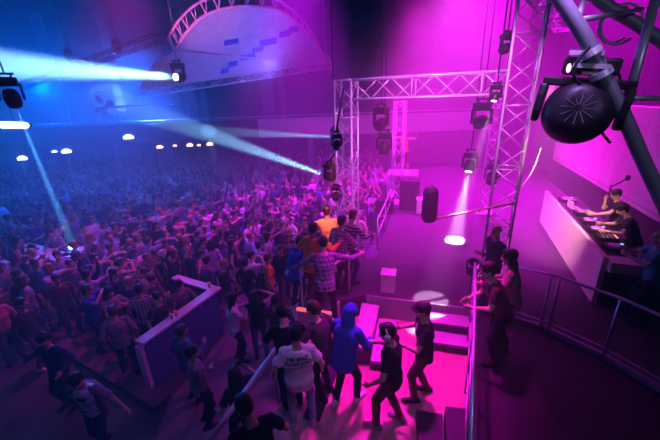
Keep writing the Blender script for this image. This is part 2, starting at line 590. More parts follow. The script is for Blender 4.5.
grid_ = [(u * .25, t / 60) for u in range((NB - 1) * 4) for t in range(2, 60)]
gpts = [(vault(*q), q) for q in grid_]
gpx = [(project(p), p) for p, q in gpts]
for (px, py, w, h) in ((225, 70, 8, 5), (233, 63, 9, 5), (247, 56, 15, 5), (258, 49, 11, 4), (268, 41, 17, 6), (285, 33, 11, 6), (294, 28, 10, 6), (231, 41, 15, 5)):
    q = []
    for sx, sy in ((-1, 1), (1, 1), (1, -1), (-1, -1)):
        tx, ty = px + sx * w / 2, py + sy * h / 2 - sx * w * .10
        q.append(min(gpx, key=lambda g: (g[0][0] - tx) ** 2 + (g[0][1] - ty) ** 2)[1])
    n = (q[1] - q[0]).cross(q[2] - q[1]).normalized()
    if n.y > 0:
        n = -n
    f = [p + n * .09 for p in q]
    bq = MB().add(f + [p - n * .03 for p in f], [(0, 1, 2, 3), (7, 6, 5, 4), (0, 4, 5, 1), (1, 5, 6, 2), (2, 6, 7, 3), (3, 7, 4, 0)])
    struct(bq.build('ceiling_panel', mat('painted_blue_light', (0.06, 0.05, 0.62), 0.7)))


# ------------------------------------------------------------------ trusses
def truss_parts(parent, p0, p1, w, tube_r=0.025, brace_r=0.012, cell=0.5, up=(0, 0, 1), nsides=8, material=None):
    """square lattice truss from p0 to p1 in the parent's space: four chords and one lattice per face"""
    material = material or ALU
    p0, p1 = Vector(p0), Vector(p1)
    d = p1 - p0
    L = d.length
    d.normalize()
    a = Vector(up)
    a = (a - d * a.dot(d)).normalized()
    b = d.cross(a)
    cs = [(a * i + b * j) * (w / 2) for i, j in ((-1, -1), (1, -1), (1, 1), (-1, 1))]
    for c in cs:
        MB().tube([p0 + c, p1 + c], tube_r, nsides).build('chord', material, parent, smooth=True)
    n = max(2, round(L / cell))
    for k in range(4):
        ca, cb = cs[k], cs[(k + 1) % 4]
        mb = MB()
        for i in range(n):
            t0, t1 = L * i / n, L * (i + 1) / n
            if (i + k) % 2 == 0:
                mb.tube([p0 + ca + d * t0, p0 + cb + d * t1], brace_r, 6)
            else:
                mb.tube([p0 + cb + d * t0, p0 + ca + d * t1], brace_r, 6)
            if i % 3 == 0:
                mb.tube([p0 + ca + d * t0, p0 + cb + d * t0], brace_r, 6)
        mb.tube([p0 + ca + d * L, p0 + cb + d * L], brace_r, 6)
        mb.build('lattice', material, parent, smooth=True)


G_L, G_R = Vector((0.50, 8.45, 0)), Vector((3.78, 6.85, 0))
gd = (G_R - G_L).normalized()
gn = Vector((-gd.y, gd.x, 0))
W = 0.42


def tower(loc, z0, z1, label, w=W, r=0.026, group=None):
    t = empty('truss_tower', (loc.x, loc.y, z0), label, 'truss', group)
    truss_parts(t, (0, 0, 0.02), (0, 0, z1 - z0), w, r, 0.012, 0.42, up=gd)
    MB().box((0, 0, 0.01), (w + 0.2, w + 0.2, 0.02), Matrix((gd, gn, (0, 0, 1))).transposed()).build('base_plate', ALU, t)
    return t


tower(G_L, 0.0, 5.88, 'left aluminium truss tower of the stage gate, beside the orange-shirted man')
tower(G_R, SZ, 10.2, 'right aluminium truss tower of the stage gate, rising out of the picture', 0.48)
bm_ = empty('truss_beam', (G_L.x, G_L.y, 5.66), 'aluminium lattice truss beam across the top of the stage gate', 'truss')
truss_parts(bm_, gd * (W / 2 + .02), (G_R - G_L) - gd * (W / 2 + .02), W, 0.026, 0.012, 0.46)
bt = empty('truss_beam', (G_R.x, G_R.y, 7.35), 'short upper truss beam leaving the right tower towards the rear', 'truss')
truss_parts(bt, gn * 0.25 + gd * 0.05, gn * 5.5 + gd * 1.2, W, 0.026, 0.012, 0.46)
# rear tower pair with thin beam
REARL, REARR = aty(397, 190, 12.6), aty(487, 190, 11.0)
tower(Vector((REARL.x, REARL.y, 0)), SZ, 5.3, 'slim far truss tower behind the stage, beside the dancer on her podium', 0.36)
tower(Vector((REARR.x, REARR.y, 0)), SZ, 6.1, 'slim truss tower standing just behind the right gate tower', 0.32)

# arched truss under the vault, its tie rod and the straight wall truss
t = empty('arched_truss', arch_pts[0], 'curved truss arch in front of the pale vault, pink at its left end', 'truss')
o0 = arch_pts[0]
off = Vector((-0.1, -0.45, 0.35))
c1 = [p - o0 + Vector((0, -0.12, -0.05)) for p in arc]
c2 = [p - o0 + off for p in arc]
PKAL = mat('pink_lit_tube', (0.82, 0.42, 0.52), 0.45, 0.2)  # pink light on the arch put into the tube colour
MB().tube(c1, 0.07, 8).build('chord', PKAL, t, smooth=True)
MB().tube(c2, 0.055, 8).build('chord', PKAL, t, smooth=True)
lb = MB()
for i in range(0, len(c1) - 2, 2):
    lb.tube([c1[i], c2[i]], 0.032, 6)
    lb.tube([c1[i], c2[i + 1]], 0.026, 6)
lb.build('lattice', PKAL, t, smooth=True)
MB().tube([c1[0], c1[-1]], 0.03, 6).build('tie_rod', PKAL, t, smooth=True)
t = empty('truss_beam', VAb, 'long dim truss along the lower edge of the pale vault', 'truss')
truss_parts(t, (0, -0.2, -0.15), VBb - VAb + Vector((0, -0.2, -0.15)), 0.34, 0.025, 0.015, 0.5)
t = empty('truss_beam', aty(20, 98, 22), 'dim lattice truss running along the dark left ceiling', 'truss')
truss_parts(t, (0, 0, 0.6), aty(160, 45, 17.0) - aty(20, 98, 22) + Vector((0, 0, .3)), 0.34, 0.025, 0.015, 0.6, material=BLACKMET)

# hanging cables
for (a, b) in ((aty(165, -12, 16), aty(178, 50, 16)), (aty(322, -10, 19.3), aty(326, 62, 19.3))):
    MBc = MB().tube([a, b], 0.02, 6)
    o = MBc.build('suspension_cable', STEEL)
    tag(o, 'steel suspension cable holding the %s end of the vault arch' % ('left' if a.x < -3 else 'right'), 'cable')

# ------------------------------------------------------------------ railings


def railing(label, pts, z0, h, r=0.024, mids=(0.5,), posts=None, group=None, double=None):
    pts = [Vector((*p, 0)) for p in pts]
    o0 = pts[0]
    t = empty('railing', (o0.x, o0.y, z0), label, 'railing', group)
    L = [p - o0 for p in pts]
    MB().tube([p + Vector((0, 0, h)) for p in L], r, 10).build('top_rail', STEEL, t, smooth=True)
    for f in mids:
        MB().tube([p + Vector((0, 0, h * f)) for p in L], r * 0.6, 8).build('mid_rail', STEEL, t, smooth=True)
    for p in (posts if posts is not None else L):
        q = Vector((p[0], p[1], 0))
        if posts is not None:
            q = q - Vector((o0.x, o0.y, 0))
        MB().tube([q, q + Vector((0, 0, h))], r * 0.85, 8).build('post', STEEL, t, smooth=True)
    return t


railing('steel railing along the edge of the dark side platform where the man leans', [(1.14, 1.95), (1.82, 3.50), (2.28, 4.55), (2.62, 5.33)], SZ + 0.03, 1.05, mids=(0.35, 0.68))
railing('steel railing round the back of the dark side platform below the DJ booth', [(3.20, 5.06), (3.68, 4.70), (4.16, 4.02), (4.50, 3.26), (4.85, 1.6)], SZ + 0.12, 1.02, mids=(0.12,), posts=[(3.20, 5.06), (3.62, 4.74), (3.71, 4.66), (4.16, 4.02), (4.50, 3.26), (4.85, 1.6)])
railing('pale railing at the podium corner where the checked-shirt man leans', [(-0.62, 5.74), (0.0, 5.56), (0.36, 6.12)], SZ, 1.0, 0.028, mids=())
railing('metal handrail sloping beside the platform, shining bluish-white', [(-1.62, 2.10), (-0.92, 3.92), (-0.82, 4.2)], PZ, 0.98, 0.036, mids=())
railing('low barrier frame at the left edge of the stage, upstage', [(1.28, 8.3), (1.75, 9.8), (2.2, 11.3)], SZ, 0.9, 0.022, mids=(0.5,))


# ------------------------------------------------------------------ stage lamps
def rot_to(d, up=(0, 0, 1)):
    d = Vector(d).normalized()
    u = Vector(up)
    if abs(u.dot(d)) > 0.98:
        u = Vector((0, 1, 0))
    x = d.cross(u).normalized()
    y = x.cross(d)
    return Matrix((x, d, y)).transposed()      # local +Y looks along d


def moving_head(loc, aim, label, s=1.0, lens=None, group=None, hang=True, yaw=None, arm=None):
    """base box, U-shaped yoke and a drum head with lens; loc = centre of the head"""
    loc = Vector(loc)
    d = (Vector(aim) - loc).normalized()
    hd = Vector((d.x, d.y, 0))
    hd = hd.normalized() if hd.length > 0.05 else Vector((0, -1, 0))
    side = Vector((-hd.y, hd.x, 0))
    up = Vector((0, 0, 1 if hang else -1))
    t = empty('moving_head_light', loc, label, 'stage light', group)
    Mb = Matrix((side, hd, (0, 0, 1))).transposed()
    MB().box(up * 0.36 * s, (0.36 * s, 0.30 * s, 0.13 * s), Mb).build('base', BLACK, t, bevel=0.015 * s)
    y = MB()
    y.box(up * 0.27 * s, (0.42 * s, 0.14 * s, 0.05 * s), Mb)
    for q in (-1, 1):
        y.box(up * 0.12 * s + side * q * 0.2 * s, (0.05 * s, 0.13 * s, 0.32 * s), Mb)
    y.build('yoke', BLACK, t, bevel=0.01 * s)
    M = rot_to(d)
    Mz = M @ Matrix.Rotation(R(-90), 3, 'X')     # lathe axis z -> local +Y
    h = MB().lathe([(.06 * s, -.19 * s), (.115 * s, -.17 * s), (.15 * s, -.10 * s), (.155 * s, .02 * s), (.145 * s, .13 * s), (.135 * s, .18 * s), (.115 * s, .18 * s), (.11 * s, .15 * s)], M=Mz, n=22)
    hd_ = h.build('head', BLACKMET, t, smooth=True)
    if lens:
        MB().lathe([(.112 * s, .150 * s), (.09 * s, .170 * s), (.03 * s, .178 * s)], M=Mz, n=20).build('lens', lens, hd_, smooth=True)
    for q in (-1, 1):
        MB().box(up * 0.46 * s + side * q * 0.1 * s, (0.04 * s, 0.07 * s, 0.12 * s), Mb).build('clamp', BLACKMET, t)
    if arm is not None:
        a = Vector(arm) - loc
        MB().tube([up * 0.5 * s - side * .12 * s, up * 0.5 * s + side * .12 * s], .022, 8).build('mounting_pipe', BLACKMET, t, smooth=True)
        MB().tube([up * 0.5 * s, a], .02, 8).build('hanger', BLACKMET, t, smooth=True)
    elif hang:
        MB().tube([up * 0.5 * s - side * .16 * s, up * 0.5 * s + side * .16 * s], .022, 8).build('mounting_pipe', BLACKMET, t, smooth=True)
        MB().tube([up * 0.5 * s, (0, 0, 12.0 - loc.z)], .014, 6).build('hanger', BLACKMET, t, smooth=True)
    return t


ICEL = lens_mat('ice_blue_lens', (0.8, 0.9, 1.0), 30) if False else mat('ice_blue_lens', (0.8, 0.9, 1), 0.3, 0, (0.5, 0.8, 1.0), 22, 0.02)
PINKL = mat('pink_lens', (1, .7, .9), 0.3, 0, (1.0, 0.45, 0.9), 14, 0.02)
REDL = mat('red_lens', (1, .5, .4), 0.3, 0, (1.0, 0.22, 0.2), 9, 0.02)


def head_for(lamp, aim, label, s, lens, back=0.24, arm=None):
    """put the fixture so its lens sits just behind the light at `lamp`"""
    lamp, aim = Vector(lamp), Vector(aim)
    d = (aim - lamp).normalized()
    return moving_head(lamp - d * back * s, aim, label, s, lens, arm=arm)


head_for(B1, aty(-60, 60, 8.4), 'moving-head lamp at the left end of the vault arch, throwing the thick white-blue beam', 1.35, ICEL)
head_for(B2, aty(138, 109, 22.0), 'black moving-head lamp left of the gate tower, throwing a blue beam up left', 0.8, ICEL, arm=(0.33, 8.40, 4.35))
head_for(B3, aty(190, 130, 24.0), 'moving-head lamp behind the left gate tower, throwing the level pale beam', 0.55, ICEL)
head_for(B4, atz(72, 243, 1.1), 'black moving-head lamp hanging at the far left, beam down onto the table', 0.95, ICEL)
head_for(RED_LAMP, aty(327, 228, 6.85), 'small round lamp hanging before the left gate tower, shining red downwards', 0.45, REDL, arm=(0.42, 8.22, 5.68))
head_for(PK1, aty(400, 112, 11.5), 'bright pink lamp glaring left of the right gate tower, near the top', 0.62, PINKL)
head_for(Vector((3.25, 6.75, 5.3)), atz(431, 300, 1.5), 'small dark lamp under the right end of the gate beam, lighting the bright stage spot', 0.5, PINKL)
head_for(PK2, atz(455, 240, 1.5), 'black lamp throwing a thin pale beam down onto the stage boards', 1.0, PINKL)
moving_head(aty(384, 148, 9.6), aty(384, 300, 8.8), 'dark round lamp hanging under the gate beam behind the left tower', 1.0)
moving_head(aty(381, 124, 9.2), aty(350, 150, 8.0), 'dark lamp close below the gate beam, left part, tilted forward', 1.0)
moving_head(aty(481, 122, 9.4), aty(440, 150, 7.0), 'dark lamp left of the right gate tower, upper one of that stack', 1.2)
moving_head(aty(492, 178, 10.4), aty(480, 250, 9.0), 'dark lamp half hidden behind the right gate tower, lower one', 1.1)
moving_head(aty(336, 196, 8.2), aty(330, 260, 7.0), 'flat dark lamp above the orange-shirted man on the tower', 0.6, arm=(0.33, 8.30, 3.35))
moving_head(aty(474, 262, 6.0), aty(450, 262, 4.5), 'small dark lamp on a short stem on the stage, left of the right tower foot', 0.62, None, None, False, None, tuple(aty(474, 262, 6.0).xy) + (SZ,))
for i, (px, py, Y, lab) in enumerate(((118, 50, 17.5, 'cluster lamp'), (70, 58, 19, 'lamp'))):
    moving_head(aty(px, py, Y), aty(px, py + 80, Y - 3), ('small pinkish lamp hung on the dim left ceiling truss, nearer the vault' if i == 0 else 'small lamp hung on the dim left ceiling truss, far from vault'), 0.9)

# ------------------------------------------------------------------ foreground truss and big lamp, upper right
TQ = 1.6
tube_px = [(545, -22, 1.75), (563, 3, 1.72), (583, 34, 1.68), (600, 68, 1.65), (622, 112, 1.6), (642, 158, 1.56), (668, 214, 1.5)]
tp = catmull([aty(*q) for q in tube_px], 4)
t = empty('curved_truss', tp[0], 'thick dark curved truss crossing the upper right corner, close to the camera', 'truss')
T0 = tp[0]
MB().tube([p - T0 for p in tp], 0.031, 18).build('main_chord', DARKTUBE, t, smooth=True)
second = catmull([aty(575, -20, 2.3), aty(610, 8, 2.25), aty(640, 26, 2.2), aty(690, 62, 2.1)], 4)
MB().tube([p - T0 for p in second], 0.034, 14).build('chord', DARKTUBE, t, smooth=True)
for a, b, r in ((aty(628, 100, 1.6), aty(659, -14, 1.75), 0.020), (aty(581, 20, 1.7), aty(642, 9, 2.2), 0.013), (aty(577, 22, 1.7), aty(586, -10, 2.0), 0.014), (aty(630, 98, 1.6), aty(690, 99, 1.9), 0.012)):
    MB().tube([a - T0, b - T0], r, 10).build('brace', STEEL, t, smooth=True)

# the lamp hanging from it
LC = aty(581, 107, 1.72)
t = empty('moving_head_light', LC, 'big black moving-head lamp clamped to the thick curved truss, upper right', 'stage light')
tilt = Matrix.Rotation(R(-36), 3, 'Z') @ Matrix.Rotation(R(7), 3, 'Y')
LS = 0.88


def lp(x, y, z):
    return tilt @ Vector((x, y, z)) * LS


hd_ = MB()
Mh = (tilt @ Matrix.Rotation(R(78), 3, 'X')) * LS
hd_.lathe([(.03, .150), (.09, .146), (.135, .120), (.168, .06), (.176, -.02), (.160, -.12), (.12, -.17)], lp(-.01, 0, -.03), Mh, 30)
head = hd_.build('head', BLACKMET, t, smooth=True)
fin = MB()
for k in range(12):
    a = 2 * math.pi * k / 12
    fin.bar(lp(-.01, 0, -.03) + Mh @ Vector((.018 * math.cos(a), .018 * math.sin(a), .151)), lp(-.01, 0, -.03) + Mh @ Vector((.085 * math.cos(a), .085 * math.sin(a), .149)), 0.003, 0.004)
fin.build('fan_grille', mat('grey_grille_metal', (0.30, 0.28, 0.32), 0.4, 0.4), head)
yk = MB()
for q in (-1, 1):
    rings = []
    for (zz, w, dpt) in ((-.10, .05, .028), (-.04, .085, .034), (.05, .085, .036), (.11, .07, .034)):
        rings.append([lp(q * .198 + sx * .5 * (.036) - .01, sy * w, zz) for sx, sy in ((-1, -1), (1, -1), (1, 1), (-1, 1))])
    yk.loft(rings)
yk.box(lp(-.01, 0, .125), (.42, .13, .045), tilt * LS)
yk.build('yoke', BLACK, t, bevel=0.008)
MB().box(lp(-.02, 0.02, .205), (.25, .20, .085), tilt * LS).build('base', BLACK, t, bevel=0.012)
br = MB()
br.box(lp(-.06, -.10, .265), (.15, .025, .022), tilt * LS)
br.box(lp(-.02, -.105, .205), (.16, .025, .022), tilt * LS)
br.build('bracket', CLAMP, t)
pn = MB()
pn.box(lp(.0, -.095, .170), (.10, .01, .016), tilt * LS)
pn.build('label_plate', mat('pale_plate', (.6, .5, .5), .5), t)
MB().ellipsoid(lp(-.115, -.10, .19), (.01, .006, .02)).build('indicator', mat('pink_indicator', (1, .6, .7), .4, 0, (1, .35, .6), 4), t)
for p_, nx in ((aty(590, 53, 1.66), 0), (aty(601, 74, 1.64), 1)):
    c = MB()
    dd = (tp[14] - tp[11]).normalized()
    Mz = rot_to(dd) @ Matrix.Rotation(R(-90), 3, 'X')
    c.lathe([(.033, -.014), (.046, -.014), (.046, .014), (.033, .014)], p_ - LC, Mz, 22)
    c.bar(p_ - LC, p_ - LC + (lp(-.08 + nx * .06, -.02, .25) - (p_ - LC)) * 0.8, 0.03, 0.02)
    c.build('clamp', CLAMP, t, smooth=False)
for i in range(3):
    a0 = aty(606, 72 + 6 * i, 1.70)
    pts = [a0 + Vector((.05 * math.sin(k * .7 + i) + .02 * k / 6, .03 * math.cos(k * 1.1), -.03 * k + .04 * math.sin(k * .9 + i * 2))) - LC for k in range(9)]
    MB().tube(catmull(pts, 3), 0.007, 6).build('power_cable', RUBBER, t, smooth=True)
pts = [aty(590, 47, 1.6), aty(578, 60, 1.6), aty(574, 75, 1.6), aty(580, 85, 1.6)]
MB().tube([p - LC for p in catmull(pts, 4)], 0.007, 6).build('power_cable', RUBBER, t, smooth=True)

lc = aty(622, 24, 2.3)
mb = MB()
for j in range(2):
    mb.tube([lc + Vector((.125 * math.cos(k * .42) * (1 - .15 * j), .04 * j + .01 * k / 16, .11 * math.sin(k * .42) * (1 - .1 * j))) for k in range(14)], 0.009, 6)
tag(mb.build('cable_coil', mat('pink_cable', (0.85, 0.4, 0.65), 0.5), smooth=True), 'pink looped cable hanging behind the thick curved truss', 'cable')

# ------------------------------------------------------------------ things on the stage
def crate(p, sx, sy, sz, label, name='box', m=WHITE, rz=-0.28):
    t = empty(name, p, label, 'box', rot=(0, 0, rz))
    MB().box((0, 0, sz / 2), (sx, sy, sz - 0.03)).build('body', m, t, bevel=0.008)
    MB().box((0, 0, sz - 0.012), (sx + .02, sy + .02, 0.024)).build('lid', m, t, bevel=0.006)
    return t


crate((1.22, 6.25, SZ), 0.30, 0.30, 0.46, 'white box standing on the front edge of the stage')
crate(atz(421, 213, SZ), 0.34, 0.34, 0.55, 'white box standing far back on the stage behind the hanging column')


def speaker(p, sx, sy, sz, label, rz=-0.3):
    t = empty('loudspeaker', p, label, 'loudspeaker', rot=(0, 0, rz))
    MB().box((0, 0, sz / 2), (sx, sy, sz)).build('cabinet', BLACK, t, bevel=0.02)
    MB().box((0, -sy / 2 - .006, sz / 2), (sx * .86, 0.012, sz * .9)).build('grille', BLACKMET, t)
    MB().box((0, 0, sz + .012), (sx * .3, .03, .02)).build('handle', BLACKMET, t)
    return t


speaker(atz(409, 208, SZ), 0.7, 0.6, 1.1, 'black loudspeaker cabinet standing left of the hanging dark column')
speaker(atz(385, 212, SZ), 0.6, 0.5, 0.5, 'low black monitor loudspeaker on the left stage edge')

# outrigger pipe with a hanging black column lamp
pa, pb = aty(514, 203, 6.55), aty(433, 219, 6.1)
t = empty('outrigger_pipe', pa, 'reddish pipe reaching left from the right gate tower to the hanging column', 'pipe')
MB().tube([(0, 0, 0), pb - pa], 0.026, 10).build('pipe', mat('rose_pipe', (0.7, 0.30, 0.34), 0.5, 0.2), t, smooth=True)
MB().box((0, 0.02, 0), (.10, .09, .10)).build('clamp', CLAMP, t)
pts = [Vector((0, 0, 0)), aty(521, 188, 6.5) - pa, aty(533, 170, 6.5) - pa, aty(541, 148, 6.5) - pa]
MB().tube(catmull(pts, 5), 0.011, 6).build('cable', mat('pink_cable', (0.85, 0.4, 0.65), 0.5), t, smooth=True)
hp = aty(430, 205, 6.1)
t = empty('column_loudspeaker', hp, 'black rounded column hanging above the stage at the end of the pipe', 'loudspeaker')
MB().lathe([(.03, -.34), (.11, -.335), (.145, -.28), (.155, 0), (.145, .27), (.11, .335), (.03, .34)], n=22).build('shell', BLACK, t, smooth=True)
MB().lathe([(.158, -.2), (.16, -.18), (.16, -.16), (.158, -.14)], n=22).build('band', BLACKMET, t)
MB().tube([(0, 0, .33), (0, 0, .42)], .02, 8).build('hanger', STEEL, t)

# dancer's podium: thin-legged frame with top
pc = atz(403, 172, 2.45)
t = empty('dance_podium', (pc.x, pc.y, SZ), 'thin-legged pale podium the far dancer stands on', 'podium', rot=(0, 0, -.28))
MB().box((0, 0, .92), (1.25, 1.0, .06)).build('top', WHITE, t)
for a in (-1, 1):
    for b in (-1, 1):
        MB().tube([(a * .58, b * .45, 0), (a * .58, b * .45, .9)], .028, 8).build('leg', ALU, t)
fr = MB()
for a in (-1, 1):
    fr.tube([(a * .58, -.45, .45), (a * .58, .45, .45)], .018, 6)
    fr.tube([(-.58, a * .45, .45), (.58, a * .45, .45)], .018, 6)
fr.build('frame', ALU, t)

# ------------------------------------------------------------------ DJ booth
dA, dB = Vector((6.87, 9.99, SZ)), Vector((5.17, 5.51, SZ))
dd = (dA - dB).normalized()
dn = Vector((dd.y, -dd.x, 0))       # to the right, behind the booth
t = empty('dj_booth', dB, 'long pale DJ booth with a black top, right of the stage', 'booth')
L = (dA - dB).length
lx = lambda a, b, z: dd * a + dn * b + Vector((0, 0, z))
MB().bar(lx(0, 0, .5), lx(L, 0, .5), 0.09, 1.02).build('front_panel', mat('cream_booth_panel', (0.84, 0.68, 0.62), 0.5, scale=1.5, vary=.06), t, bevel=.01)
MB().bar(lx(.04, .44, .86), lx(L, .44, .86), .78, .05).build('table_top', BLACK, t)
MB().bar(lx(0.04, .05, .86), lx(0.04, 1.7, .86), .34, .22).build('side_counter', mat('cream_booth_panel', (0.84, .68, .62)), t, bevel=.01)
MB().bar(lx(0.05, .1, .35), lx(0.05, 1.7, .35), .28, .70).build('side_base', BLACK, t)
for a in (1.2, 2.6, 4.0):
    MB().bar(lx(a, .75, 0.0), lx(a, .75, .84), .06, .06).build('leg', BLACKMET, t)
for i, (px, lab) in enumerate(((609, 'small black vent box on the floor under the DJ side counter'),)):
    crate(dB + lx(-.15, .55, 0), .3, .2, .2, lab, 'equipment_box', BLACK)
top = SZ + .885


def deck(a, b, kind, label):
    p = dB + lx(a, b, top - SZ)
    rz = math.atan2(dd.y, dd.x)
    if kind == 'deck':
        t = empty('dj_deck', p, label, 'DJ deck', rot=(0, 0, rz))
        MB().box((0, 0, .04), (.34, .38, .08)).build('body', BLACKMET, t, bevel=.006)
        MB().lathe([(.002, .08), (.125, .08), (.125, .098), (.05, .102)], (0, .02, 0), n=24).build('platter', STEEL, t, smooth=True)
        MB().box((-.13, -.12, .085), (.03, .12, .012)).build('fader', CLAMP, t)
        MB().box((.12, -.13, .085), (.05, .05, .01)).build('screen', mat('deck_screen', (.2, .3, .8), .3, 0, (.35, .45, 1), 2.0), t)
    elif kind == 'mixer':
        t = empty('dj_mixer', p, label, 'mixer', rot=(0, 0, rz))
        MB().box((0, 0, .05), (.30, .36, .10)).build('body', BLACKMET, t, bevel=.006)
        kn = MB()
        for i in range(4):
            for j in range(4):
                kn.lathe([(.014, .10), (.012, .125)], (-.1 + .066 * i, -.12 + .07 * j, 0), n=8)
        kn.build('knobs', CLAMP, t)
        MB().box((0, -.15, .104), (.2, .02, .008)).build('meter', mat('amber_meter', (1, .5, .2), .3, 0, (1, .4, .2), 2.5), t)
    else:
        t = empty('laptop', p, label, 'laptop', rot=(0, 0, rz + .2))
        MB().box((0, 0, .01), (.32, .22, .02)).build('keyboard_base', CLAMP, t, bevel=.004)
        MB().box((0, .12, .12), (.32, .012, .21)).build('lid', CLAMP, t, bevel=.004)


deck(.75, .42, 'deck', 'DJ deck nearest the near end of the booth')
deck(1.25, .42, 'mixer', 'DJ mixer with small knobs between two decks, under the DJ\'s hand')
deck(1.75, .42, 'deck', 'DJ deck just beyond the mixer on the black booth top')
deck(2.35, .45, 'deck', 'third DJ deck along the booth from the near end')
deck(2.95, .45, 'mixer', 'second mixer on the booth top, beyond the third deck')
deck(3.5, .42, 'laptop', 'open laptop near the far end of the DJ booth')
deck(4.2, .42, 'deck', 'DJ deck farthest along the booth, near its far end')
for i in range(4):
    p = dB + lx(.30 + .16 * i, 1.0 + .18 * (i % 2), top - SZ + .0)
for i, (a, b, lab) in enumerate(((.03, .50, 'small clear bottle on the DJ side counter, nearer the front panel'), (.05, 1.05, 'small clear bottle on the DJ side counter, nearer the wall'))):
    p = dB + lx(a, b, .97)
    tb = empty('bottle', p, lab, 'bottle')
    MB().lathe([(.03, 0), (.034, .01), (.034, .13), (.014, .18), (.013, .21)], n=12).build('glass_body', mat('pale_bottle', (.7, .75, .85), .15, 0, vary=.03), tb, smooth=True)
    MB().lathe([(.015, .205), (.015, .225)], n=10).build('cap', WHITE, tb)
# microphone / lamp stand behind the booth
sp = atz(592, 210, SZ)
t = empty('microphone_stand', (7.55, 8.5, SZ), 'dark stand with angled arm in front of the pale booth wall', 'stand')
MB().lathe([(.18, 0), (.18, .02), (.02, .04)], n=16).build('base', BLACK, t)
MB().tube([(0, 0, .03), (0, 0, 1.55)], .02, 8).build('pole', BLACK, t)
MB().tube([(0, 0, 1.5), (.22, -.15, 1.75)], .018, 8).build('boom', BLACK, t)
MB().ellipsoid((.24, -.16, 1.78), (.06, .06, .08)).build('head', BLACK, t, smooth=True)

# ------------------------------------------------------------------ bar enclosure and counter in the crowd
bz = 1.2
b1, b2, b3 = Vector((-2.87, 7.0, 0)), Vector((-3.72, 5.22, 0)), Vector((-4.15, 7.68, 0))
t = empty('bar_enclosure', b1, 'blue-violet bar wall with a pale ledge, standing on the crowd floor', 'bar wall')
pan = mat('violet_bar_panel', (0.08, 0.055, 0.30), 0.5, scale=2, vary=.1)
ledge = mat('pale_bar_ledge', (0.74, 0.72, 0.80), 0.45, scale=3)
o = b1
MB().bar((0, 0, bz / 2), b2 - o + Vector((0, 0, bz / 2)), .12, bz).build('front_panel', pan, t)
MB().bar((0, 0, bz / 2 - .02), b3 - o + Vector((0, 0, bz / 2 - .02)), .12, bz - .04).build('wing_panel', pan, t)
MB().bar((b1 - b2).normalized() * .1 + Vector((0, 0, bz + .02)), b2 - o + (b2 - b1).normalized() * .06 + Vector((0, 0, bz + .02)), .24, .05).build('ledge', ledge, t, bevel=.006)
MB().bar(Vector((0, 0, bz + .015)), b3 - o + Vector((0, 0, bz + .015)), .22, .05).build('ledge', ledge, t, bevel=.006)
MB().bar(b2 - o + Vector((-.03, -.07, 0.02)), b2 - o + Vector((-.03, -.07, bz - .02)), .14, .10).build('end_post', ledge, t)


def cup(p, label, c=(.8, .4, .3)):
    t = empty('cup', p, label, 'cup')
    MB().lathe([(.03, 0), (.042, .12), (.036, .12), (.026, .02)], n=12).build('body', mat('plastic_cup', c, .4), t, smooth=True)


q = b1.lerp(b2, .64)
cup((q.x, q.y, bz + .045), 'reddish cup on the pale bar ledge, left one of a pair')
q = b1.lerp(b2, .59)
cup((q.x + .02, q.y, bz + .045), 'reddish cup on the pale bar ledge, right one of a pair')
q = b1.lerp(b3, .12)
cup((q.x, q.y, bz + .045), 'small cup at the far corner of the pale bar ledge')

cz = 1.08
c0, c1, c2 = atz(22, 246, cz), atz(64, 258, cz), atz(84, 247, cz)
t = empty('bar_table', (c1.x, c1.y, 0), 'L-shaped white-topped table lit blue by the far left beam', 'table')
c1z = Vector((c1.x, c1.y, 0))
for a, b in ((c0, c1), (c1, c2)):
    MB().bar(a - c1z, b - c1z, .5, .06).build('table_top', ledge, t, bevel=.008)
    aa, bb = a.lerp(b, .06), a.lerp(b, .94)
    MB().bar(aa - c1z - Vector((0, 0, .55)), bb - c1z - Vector((0, 0, .55)), .38, 1.04).build('front_panel', pan, t)
q0 = c0.lerp(c1, .35)
cup((q0.x, q0.y, cz + .03), 'pale cup standing on the blue-lit table, near the checked shirt', (.8, .8, .9))
q0 = c1.lerp(c2, .6)
cup((q0.x, q0.y, cz + .03), 'pale cup standing on the right arm of the blue-lit table', (.8, .8, .9))

# raised ledge at the back of the floor
for (x0, x1, px0, px1, label) in ((0, 0, 205, 248, 'dark raised ledge wall across the far crowd, left stretch'), (0, 0, 272, 318, 'dark box-like wall in the far crowd below the blue beam')):
    pA, pB = atz(px0, 186, 1.15), atz(px1, 187, 1.15)
    t = empty('low_wall', (pA.x, pA.y, 0), label, 'low wall')
    p2 = Vector((pB.x - pA.x, pB.y - pA.y, 0))
    MB().bar((0, 0, .55), p2 + Vector((0, 0, .55)), .2, 1.1).build('panel', pan, t)
    MB().bar((0, 0, 1.12), p2 + Vector((0, 0, 1.12)), .3, .05).build('ledge', ledge, t)

